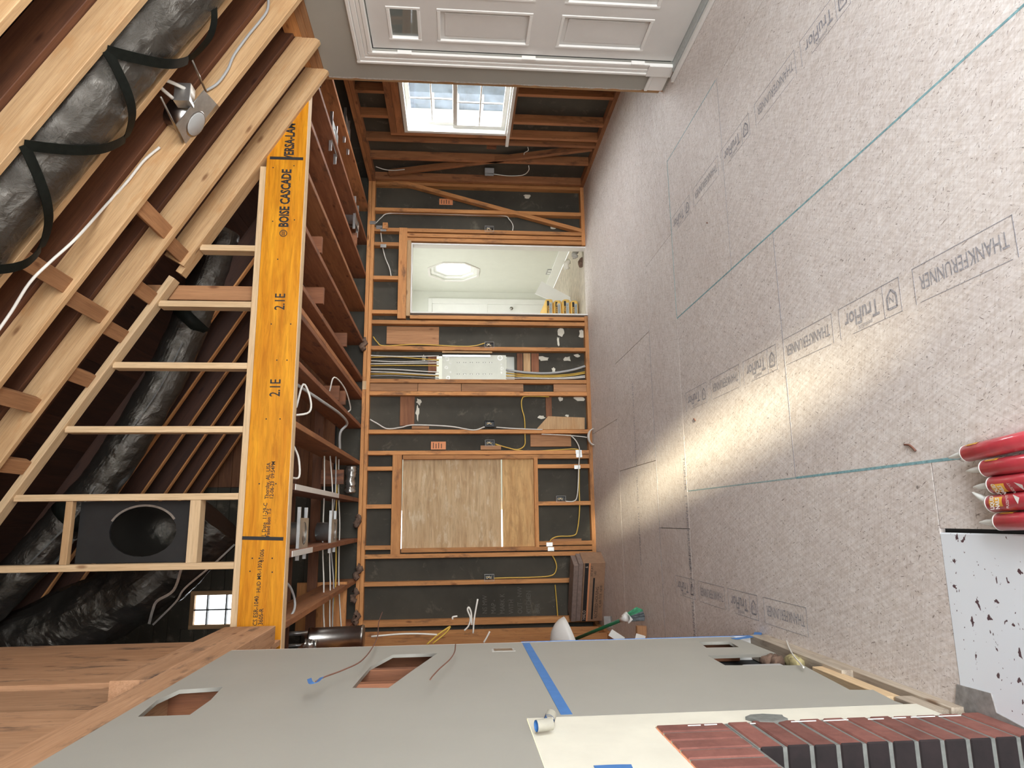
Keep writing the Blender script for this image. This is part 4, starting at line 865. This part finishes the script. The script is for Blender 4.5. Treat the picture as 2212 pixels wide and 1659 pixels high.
# ---- cartons in the corner
def carton(name, c, rz, sx, sy, sz, label, m='card', front=False):
    M0 = Matrix.Translation(V(c)) @ Matrix.Rotation(rz, 4, 'Z'); t = bpy.data.objects.new(name, None); COL.objects.link(t); t.matrix_basis = M0; WM[t.name] = M0; tag(t, label, 'carton', 'cardboard cartons in the corner')
    def lb(nm, x, y, z, mm, par=None): 
        bm = bmesh.new(); bmesh.ops.create_cube(bm, size=1); bmesh.ops.scale(bm, vec=(x[1]-x[0], y[1]-y[0], z[1]-z[0]), verts=bm.verts); bmesh.ops.translate(bm, vec=((x[0]+x[1])/2, (y[0]+y[1])/2, (z[0]+z[1])/2), verts=bm.verts); return mesh_bm(nm, bm, mm, par or t, M0)
    body = lb('body', (-sx/2, sx/2), (0, sy), (0, sz), m); lb('flap_seam', (-sx/2+.002, sx/2-.002), (-.0015, 0), (sz*.97, sz*.985), 'ink', body)
    if front:
        lb('dark_band', (-sx/2, sx/2), (-.0012, -.0002), (sz*.76, sz*.93), 'ink', body); lb('orange_band', (-sx/2, sx/2), (-.0012, -.0002), (sz*.68, sz*.74), 'orange', body); lb('dark_band', (-sx/2+.02, sx/2-.16), (-.0012, -.0002), (sz*.44, sz*.52), 'ink', body)
        for s, x, z, size, mm in (('HALO', -sx/2+.02, sz*.79, .042, 'inkpale'), ('RECESSED HOUSING', -sx/2+.03, sz*.24, .042, 'ink'), ('IC AIR-TITE  NEW', -sx/2+.15, sz*.08, .034, 'ink'), ('H7 ICAT', sx/2-.14, sz*.55, .034, 'ink'), ('6', sx/2-.05, sz*.79, .04, 'inkpale'), ('LED', sx/2-.13, sz*.40, .03, 'ink')):
            q = M0 @ V((x, -.0018, z)); text('printed_lettering', s, size, q, M0.to_3x3() @ X3, Z3, mm, body, 'LEFT', .9)
    return t
pa, pb = H(1308, 1216, Z=0), H(1300, 1341, Z=0)
rz = math.atan2(pa.y-pb.y, pa.x-pb.x); mid = (pa+pb)/2; L = (pa-pb).length
carton('carton', mid, rz, L, .22, .215, 'printed brown carton with black band at the bottom of the corner stack', front=True)
carton('carton', mid+V((.0, .01, .216)), rz, L*.99, .2, .044, 'plain thin carton in the middle of the corner stack', 'card2'); carton('carton', mid+V((-.012, .02, .261)), rz, L*.97, .2, .046, 'plain thin carton on top of the corner stack', 'card2')

# ---- broom, white shade and odds in the far left corner
br = thing('broom', H(1388, 1330, Z=0), 'green handled broom with grey bristles leaning behind the left wall end', 'broom')
hd = H(1345, 1338, Y=5.35); tp = H(1225, 1388, Y=5.9); lathe('handle', tp, hd, [(0, .013), (1, .013)], 'green', br, 10)
dd_ = (hd-tp).normalized(); lathe('socket', hd-dd_*.02, hd+dd_*.05, [(0, .018), (.5, .022), (1, .03)], 'white', br, 12)
e0 = H(1352, 1336, Y=5.35); fan = [H(u, v, Y=5.32) for u, v in ((1376, 1313), (1388, 1318), (1393, 1332), (1391, 1338))]; base = [H(u, v, Y=5.35) for u, v in ((1352, 1327), (1357, 1331), (1361, 1337), (1363, 1341))]
board('brush_block', H(1348, 1326, Y=5.35), H(1362, 1342, Y=5.35), .05, .03, (0, -1, 0), 'white', br, .008)
for i in range(26):
    t = i/25; a = base[0].lerp(base[-1], t); k = t*3; j = min(int(k), 2); b = fan[j].lerp(fan[j+1], k-j); tube('bristle_tuft', [a, b+V((0, random.uniform(-.01, .01), 0))], [.006, .010], 'bristleg' if t < .4 else 'bristle', br, 5)
sh = thing('plastic_dome', H(1210, 1362, Y=5.2), 'glossy white half dome shade lying behind the left wall end', 'shade')
a = H(1222, 1342, Y=5.2); b = H(1240, 1388, Y=5.2); ax = (b-a).normalized(); cen = H(1236, 1376, Y=5.2); nrm = H(1190, 1372, Y=5.2)-cen; nrm = (nrm-ax*nrm.dot(ax)).normalized(); rad = .155
lathe('dome', cen, cen+nrm*.17, [(0, rad), (.25, rad*.97), (.5, rad*.85), (.75, rad*.62), (.93, rad*.3), (1, .01)], 'white', sh, 28)
tag(board('scrap_sheet', H(1318, 1366, Y=5.0), H(1346, 1384, Y=5.0), .05, .004, (0, -1, .3), 'bright', None, .001), 'pale translucent scrap sheet behind the left wall end by the floor', 'scrap')
tag(board('scrap_piece', H(1372, 1378, Y=4.6), H(1392, 1384, Y=4.6), .06, .004, (0, -1, .2), 'white', None, .001), 'small pale scrap standing on the floor beside the broom', 'scrap')
tag(board('scrap_timber', H(1385, 1352, Y=5.0), H(1385, 1386, Y=5.0), .07, .04, (0, -1, 0), 'stub', None), 'short brown timber offcut on the floor beyond the broom head', 'offcut')
bk = thing('metal_bracket', H(1318, 1340, Y=6.5), 'bright metal bracket on the floor beside the cartons', 'bracket')
pk = H(1322, 1344, Z=.0); box('base', (pk.x-.05, pk.x+.05), (pk.y, pk.y+.03), (.001, .006), 'galv', bk); box('upright', (pk.x-.05, pk.x+.05), (pk.y+.026, pk.y+.03), (.006, .07), 'galv', bk)
for i, (pts, m, lb) in enumerate(((((1003, 1362), (1012, 1352), (1016, 1335), (1010, 1318), (1013, 1312), (1018, 1325), (1019, 1350)), 'cable_w', 'white cable loop sticking out behind the left wall end'), (((1022, 1368), (1024, 1340), (1028, 1315), (1032, 1294)), 'cable_w', 'straight white cable end sticking out behind the left wall end'), (((922, 1392), (945, 1372), (968, 1356), (972, 1355), (962, 1368), (935, 1390)), 'cable_y', 'yellow cable loop behind the left wall end'), (((802, 1375), (860, 1370), (900, 1369), (944, 1371)), 'cable_w', 'white cable lying along the far left studs'), (((1045, 1388), (1052, 1376), (1058, 1364)), 'cable_w', 'short white cable end low behind the left wall'), (((978, 1338), (978, 1333), (988, 1331)), 'cable_w', 'tiny bent cable end at the far left studs'))):
    cable([H(u, v, Y=4.9) for u, v in pts], lb, m, .006)

# ---- left wall details
tag(board('tape_strip', H(1136, 1389, X=XL+.0008), H(1224, 1543, X=XL+.0008), .034, .0008, (1, 0, 0), 'tape', None, .0001), 'straight strip of blue masking tape across the grey left wall', 'tape')
tag(box('tape_strip', (XL-.012, XL+.0015), (3.2475, 3.2485), (.05, 1.16), 'tape', None, .0002), 'thin blue masking tape edge along the left wall end', 'tape')
tag(ribbon('tape_flag', [H(u, v, X=XL+.002) for u, v in ((1585, 1380), (1610, 1377), (1634, 1372), (1638, 1366))], .035, .001, (1, 0, 0), 'tape'), 'loose flag of blue tape at the foot of the left wall end', 'tape')
def curl(c, r, w, label, axis=(0, .3, -1)):
    t = thing('tape_curl', c, label, 'tape', 'curled tape pieces'); axis = V(axis).normalized(); s = axis.cross(Y3).normalized(); q = axis.cross(s); c = V(c)
    for nm, rr, mm in (('outer_face', r, 'tapeback'), ('inner_face', r*.93, 'tape')):
        bm = bmesh.new(); A = []
        for k in range(26):
            a = 2*math.pi*k/25*.93; f = rr*(1-.004*k); d = (s*math.cos(a)+q*math.sin(a))*f; A.append((bm.verts.new(c+d-axis*w/2), bm.verts.new(c+d+axis*w/2)))
        for a, b in zip(A, A[1:]): bm.faces.new((a[0], a[1], b[1], b[0]))
        mesh_bm(nm, bm, mm, t, None, True)
curl(H(1175, 1566, X=XL+.022), .016, .045, 'nearer curl of blue tape stuck on the cream plaster edge'); curl(H(1188, 1550, X=XL+.02), .016, .03, 'farther curl of blue tape stuck at the grey wall edge', (.2, .9, -.3))
tag(ribbon('tape_strip', [H(1285, 1659, X=XL+.001), H(1330, 1657, X=XL+.001), H(1366, 1656.5, X=XL+.001), H(1366, 1662, X=XL+.001)][:3], .03, .001, (1, 0, 0), 'tape'), 'blue tape strip low on the cream plaster at the picture edge', 'tape')
cable([H(u, v, X=XL+.05) for u, v in ((826, 1322), (818, 1345), (816, 1372), (805, 1398), (780, 1428), (742, 1447), (702, 1462), (682, 1472))], 'thin rusty wire hanging out over the grey left wall with blue tape end', 'wire_r', .0024)
cable([H(u, v, X=XL+.04) for u, v in ((984, 1392), (982, 1408), (972, 1424), (950, 1444), (935, 1460), (929, 1468))], 'short thin rusty wire hanging out over the middle of the left wall', 'wire_r', .0024)
tag(ribbon('tape_flag', [H(u, v, X=XL+.055) for u, v in ((668, 1466), (672, 1475), (684, 1474), (695, 1463))], .014, .001, (1, 0, .3), 'tape'), 'crumpled bit of blue tape on the rusty wire end', 'tape')
p = H(1087, 1404, X=XL); ob = thing('switch_box', p, 'flush grey switch box in the grey left wall near its end', 'electrical box')
box('rim', (XL-.004, XL+.0012), (p.y-.036, p.y+.036), (p.z-.05, p.z+.05), 'drywall_edge', ob, .0005); box('inside', (XL+.0013, XL+.0018), (p.y-.026, p.y+.026), (p.z-.04, p.z+.04), 'steel', ob, .0002)
p = H(1612, 1434, X=XL-.03); ob = thing('outlet_box', p, 'grey metal outlet box inside the low wall slot', 'electrical box')
box('body', (XL-.09, XL-.016), (2.62, 2.70), (.21, .34), 'galv', ob); box('lip', (XL-.018, XL-.0145), (2.61, 2.71), (.20, .35), 'cable_g', ob)
for k, (u, v, s) in enumerate(((1716, 1430, .03), (1724, 1434, .026), (1660, 1428, .028), (1680, 1430, .025))):
    c = H(u, v, X=XL-.03); tag(wrinkle_tube('insulation_tuft', [c+V((0, -.03, 0)), c+V((0, -.01, .008)), c+V((0, .01, -.004)), c+V((0, .03, 0))], s, 'insuly' if k < 2 else 'insul', None, 9, .016, 40, 3, k), ('bright yellow insulation tuft at the end of the low wall slot', 'smaller yellow insulation tuft below the low wall slot', 'dark insulation tuft inside the low wall slot', 'dark insulation tuft deeper along the low wall slot')[k], 'insulation')
cable([H(u, v, X=XL+.02) for u, v in ((1698, 1382), (1704, 1398), (1714, 1416), (1728, 1432), (1736, 1442))], 'thin white wire poking up from the low wall slot', 'cable_w', .003)
for k, (x, y, z, s) in enumerate(((-.93, 6.98, 2.40, .03), (-.72, 6.98, 2.42, .026), (-.50, 7.0, 2.40, .032), (.0, 7.03, 2.42, .022), (1.83, 7.07, 2.42, .028))):
    tag(wrinkle_tube('insulation_tuft', [V((x-.05, y, z)), V((x-.02, y, z+.03)), V((x+.03, y, z-.01)), V((x+.06, y, z+.02))], s, 'insul', None, 9, .03, 30, 3, k), ('brown fluff on the back wall plate at the left corner', 'brown fluff on the back wall plate second from the corner', 'big brown fluff on the back wall plate by the diagonal joist', 'brown fluff on the back wall plate by the steel cans', 'brown fluff on the back wall plate above the doorway')[k], 'insulation', 'fluff tufts')

# ---- brick fireplace surround
fp = thing('fireplace', (XL, 1.8, 0), 'red brick fireplace surround with sooty opening at the foot of the left wall', 'fireplace')
CP = .0672; ZT = .728; YJ0, YJ1 = 1.717, 1.925
def brick(x, y, z, soot=None, name='brick'):
    bm = bmesh.new(); bmesh.ops.create_cube(bm, size=1); d = (x[1]-x[0], y[1]-y[0], z[1]-z[0]); bmesh.ops.scale(bm, vec=d, verts=bm.verts)
    bmesh.ops.bevel(bm, geom=list(bm.edges), offset=.0035, segments=1, affect='EDGES'); bm.normal_update()
    for f in bm.faces: f.material_index = 1 if soot and f.normal.y < -.3 else 0
    return mesh_bm(name, bm, ['brick', 'brick_soot'], fp, Matrix.Translation(((x[0]+x[1])/2, (y[0]+y[1])/2, (z[0]+z[1])/2)))
n = int(ZT/CP)+1
for k in range(n):
    z1 = ZT-k*CP; z0 = max(z1-CP+.011, .003)
    if z1-z0 < .015: continue
    brick((XL-.11, XL+.004+random.uniform(-.001, .002)), (YJ0, YJ1), (z0, z1), True)
    for j in range(2): 
        x1 = XL-.121-.21*j; brick((x1-.2, x1), (YJ0+.002, YJ0+.1), (z0, z1), True)
y = YJ1
while y > -.9:
    brick((XL-.1, XL+.003+random.uniform(-.001, .002)), (y-CP+.011, y), (ZT+.012, .925)); y -= CP
for k in range(n):
    z1 = ZT-k*CP; z0 = max(z1-CP+.011, .003)
    if z1-z0 > .015: brick((XL-.11, XL+.004), (-1.15, -.94), (z0, z1))
box('mortar_bed', (XL-.5, XL+.0005), (YJ0+.004, YJ1-.003), (.002, ZT+.006), 'mortar', fp, .0005); box('mortar_bed', (XL-.1, XL-.0005), (-.93, YJ1-.003), (ZT+.004, .922), 'mortar', fp, .0005)
box('firebox_back', (-1.15, -1.12), (-.95, YJ0+.1), (.002, .9), 'brick_soot', fp); box('firebox_top', (-1.12, XL-.101), (-.95, YJ0), (.74, .78), 'brick_soot', fp)
for k, (z0, z1, dy) in enumerate(((.075, .14, 0), (.15, .22, .001), (.235, .275, .0), (.30, .345, -.002), (.40, .47, .0), (.49, .56, .002), (.66, .675, .0), (.765, .80, .004), (.81, .845, .003))): box('paint_streak', (XL+.0045, XL+.0068), (1.897+dy, 1.900+dy), (z0, z1), 'bright', fp, .0006)
p = H(1660, 1556, X=XL); blob_y = p.y
bm = bmesh.new(); rr = random.Random(5); ps = [V((XL+.002, p.y+.035*math.cos(a*.6)*rr.uniform(.7, 1.2), p.z+.055*math.sin(a*.6)*rr.uniform(.7, 1.2))) for a in range(10)]; f0 = [bm.verts.new(q+V((.006, 0, 0))) for q in ps]; f1 = [bm.verts.new(q-V((.012, 0, 0))) for q in ps]; bm.faces.new(f0)
for i in range(10): bm.faces.new((f0[i], f0[(i+1) % 10], f1[(i+1) % 10], f1[i]))
mesh_bm('mortar_lump', bm, 'mortar', fp)

# ---- red adhesive cartridges on the floor
def cartridge(u0, v0, u1, v1, label, yl=False, tilt=0, spin=0.0):
    R_ = .0235; a, b = H(u0, v0, Z=R_), H(u1, v1, Z=R_); a.z = b.z = R_+.001; d = (b-a).normalized(); L = .26; b = a+d*L
    t = thing('adhesive_cartridge', a, label, 'cartridge', 'red adhesive cartridges')
    tb_ = lathe('tube', a, b, [(0, R_*.9), (.015, R_), (.98, R_), (.985, R_*.97), (1, R_*.97)], 'red', t, 28)
    lathe('end_ring', a-d*.0035, a+d*.004, [(0, R_*.82), (.3, R_*.99), (1, R_*1.01)], 'white', t, 28)
    s = d.cross(Z3); nd_ = (d*-1+s*tilt).normalized()
    lathe('nozzle', a-d*.002, a+nd_*.074, [(0, .0105), (.2, .010), (.6, .0075), (.95, .003), (1, .001)], 'nozzle', t, 14)
    if True:
        bm = bmesh.new(); A = []
        for k in range(9):
            an = (-.55+1.1*k/8)+spin; A.append([bm.verts.new(a+d*q+(Z3*math.cos(an)+s*math.sin(an))*(R_+.0006)) for q in (.018, .062)])
        for p, q in zip(A, A[1:]): bm.faces.new((p[0], p[1], q[1], q[0]))
        mesh_bm('yellow_label', bm, 'yellow', tb_)
        up = (Z3*math.cos(spin)+s*math.sin(spin)); sd = d.cross(up)
        for j, w in enumerate(('LIQUID', 'NAILS')): text('printed_lettering', w, .018, a+d*(.036+.018*j)+up*(R_+.0016)+sd*.020, -sd, -d, 'white', tb_, 'LEFT', .62, .0006)
        text('printed_lettering', 'FUZE*IT', .012, a+d*.085+up*(R_+.0014)+sd*.020, -sd, -d, 'white', tb_, 'LEFT', .8)
        bm = bmesh.new(); q = [a+d*(.10+.02*x)+up*(R_+.0012)+sd*.012*y for x, y in ((0, -1.2), (1, -.4), (.7, .9), (.35, 0))]; bm.faces.new([bm.verts.new(z) for z in q]); mesh_bm('white_flash', bm, 'white', tb_)
cartridge(2089, 980, 2212, 952, 'red adhesive cartridge farthest from the white hearth', spin=-1.35)
cartridge(2131, 1012, 2212, 1001, 'red adhesive cartridge second farthest from the white hearth', spin=-1.3)
cartridge(2147, 1048, 2212, 1041, 'red adhesive cartridge in the middle of the row of five', spin=.55)
cartridge(2144, 1088, 2212, 1082, 'red adhesive cartridge with bent nozzle second from the white hearth', tilt=-.55, spin=-.1)
cartridge(2161, 1127, 2212, 1125, 'red adhesive cartridge touching the white hearth edge', spin=-1.5)
# floor litter
for i, (u, v, m, s, lb) in enumerate(((1500, 905, 'wire_r', .03, 'tiny curled brown shaving on the floor by the light patch'), (1965, 962, 'wire_r', .05, 'thin dark splinter on the floor before the red cartridges'), (1527, 481, 'wire_r', .012, 'small brown crumb on the floor by the teal seam'))):
    c = H(u, v, Z=.004); tag(tube('floor_crumb', [c+V((-s*.4, -s*.5, 0)), c, c+V((s*.1, s*.5, 0))], .0035, m), lb, 'debris')

# ---- bags and boards in the doorway
def bag(k, label):
    z0 = .004+k*.1005; o = k % 2*.012; t = thing('cement_bag', (2.33, 7.62, z0), label, 'bag', 'stacked yellow bags')
    from mathutils import noise as mn
    bm = bmesh.new(); bmesh.ops.create_cube(bm, size=1); bmesh.ops.subdivide_edges(bm, edges=list(bm.edges), cuts=5, use_grid_fill=True)
    for q in bm.verts:
        x, y, z = q.co*2; f = 1-.16*max(abs(x), abs(y))**4*abs(z)**.5; q.co = V((x*.165*(1-.05*abs(z)**4), y*.27*(1-.04*abs(z)**4), z*.0475*(1-.10*max(abs(x), abs(y))**6)))+V((mn.noise(q.co*9+V((k*3, 0, 0)))*.006,)*3)
    sk = mesh_bm('sack', bm, 'bag', t, Matrix.Translation((2.375+o, 7.62+.27, z0+.05)), True)
    yf = 7.62-.0035; cx = 2.375+o
    box('dark_label', (cx-.02, cx+.145), (yf+.0005, yf+.0035), (z0+.052, z0+.078), 'ink', sk, .0003); box('grey_label', (cx-.02, cx+.125), (yf+.0005, yf+.0035), (z0+.018, z0+.0515), 'baggrey', sk, .0003)
    text('printed_lettering', 'QUIKRETE', .026, (cx-.012, yf-.0005, z0+.055), (1, 0, 0), (0, 0, 1), 'yellow', sk, 'LEFT', .8, .0006); text('printed_lettering', 'CONCRETE MIX', .020, (cx-.015, yf-.0005, z0+.028), (1, 0, 0), (0, 0, 1), 'ink', sk, 'LEFT', .85)
for k, w in enumerate(('bottom', 'second from the bottom', 'third from the bottom', 'top')): bag(k, f'yellow paper bag {w} of the stack in the doorway')
fb = [H(u, v, Y=8.2) for u, v in ((1156, 634), (1170, 608), (1236, 644), (1225, 664))]
tag(plate('foam_board', [(p.x, p.z) for p in fb], [], .02, (0, 8.22, 0), (1, 0, 0), (0, 0, 1), 'bright', None), 'white board leaning tilted behind the stack of yellow bags', 'board')
for k, (x, r, m, lb) in enumerate(((2.47, .06, 'plaster', 'cream paper sheet standing behind the yellow bags'), (2.36, .16, 'white', 'white sheet leaning behind the yellow bags near the doorway post'))):
    tag(board('leaning_sheet', V((x-.12, 8.35+.05*k, .41)), V((x-.12+r, 8.35+.05*k, .80)), .4, .008, (1, 0, 0), m, None), lb, 'sheet')
pk = H(1186, 587, X=NX-.002); ou = thing('wall_outlet', pk, 'grey double wall outlet low in the next room beside the octagonal window', 'outlet')
box('plate', (NX-.008, NX-.0012), (pk.y-.10, pk.y+.10), (pk.z-.035, pk.z+.035), 'cable_g', ou)
for s in (-1, 1): box('socket', (NX-.010, NX-.0081), (pk.y+s*.045-.025, pk.y+s*.045+.025), (pk.z-.02, pk.z+.02), 'bright', ou)
for k, (u, v) in enumerate(((1226, 572), (1244, 548), (1258, 566))):
    c = H(u, v, Y=7.35); tag(wrinkle_tube('torn_plaster', [c+V((-.05, .02, 0)), c+V((0, 0, .02)), c+V((.05, .02, -.02))], .03, ('plaster', 'drywall_edge', 'insul')[k], None, 8, .02, 40, 3, k), ('cream lump of torn plaster at the doorway foot', 'grey lump of torn plaster in the doorway corner', 'brown lump of torn lath at the doorway corner')[k], 'debris')

# faint chalk notes on the sheathing in the last bay
for k, w in enumerate(('NS MW', 'MAP -', 'MARK K', 'WITH', 'OUT - NW', 'KITCHEN', 'BAR')):
    c = H(1052+k*19, 1326, Y=YB+D4-.0008); text('chalk_note', w, .068, c, (1, 0, 0), (0, 0, 1), 'chalk', wb, 'LEFT', .8)
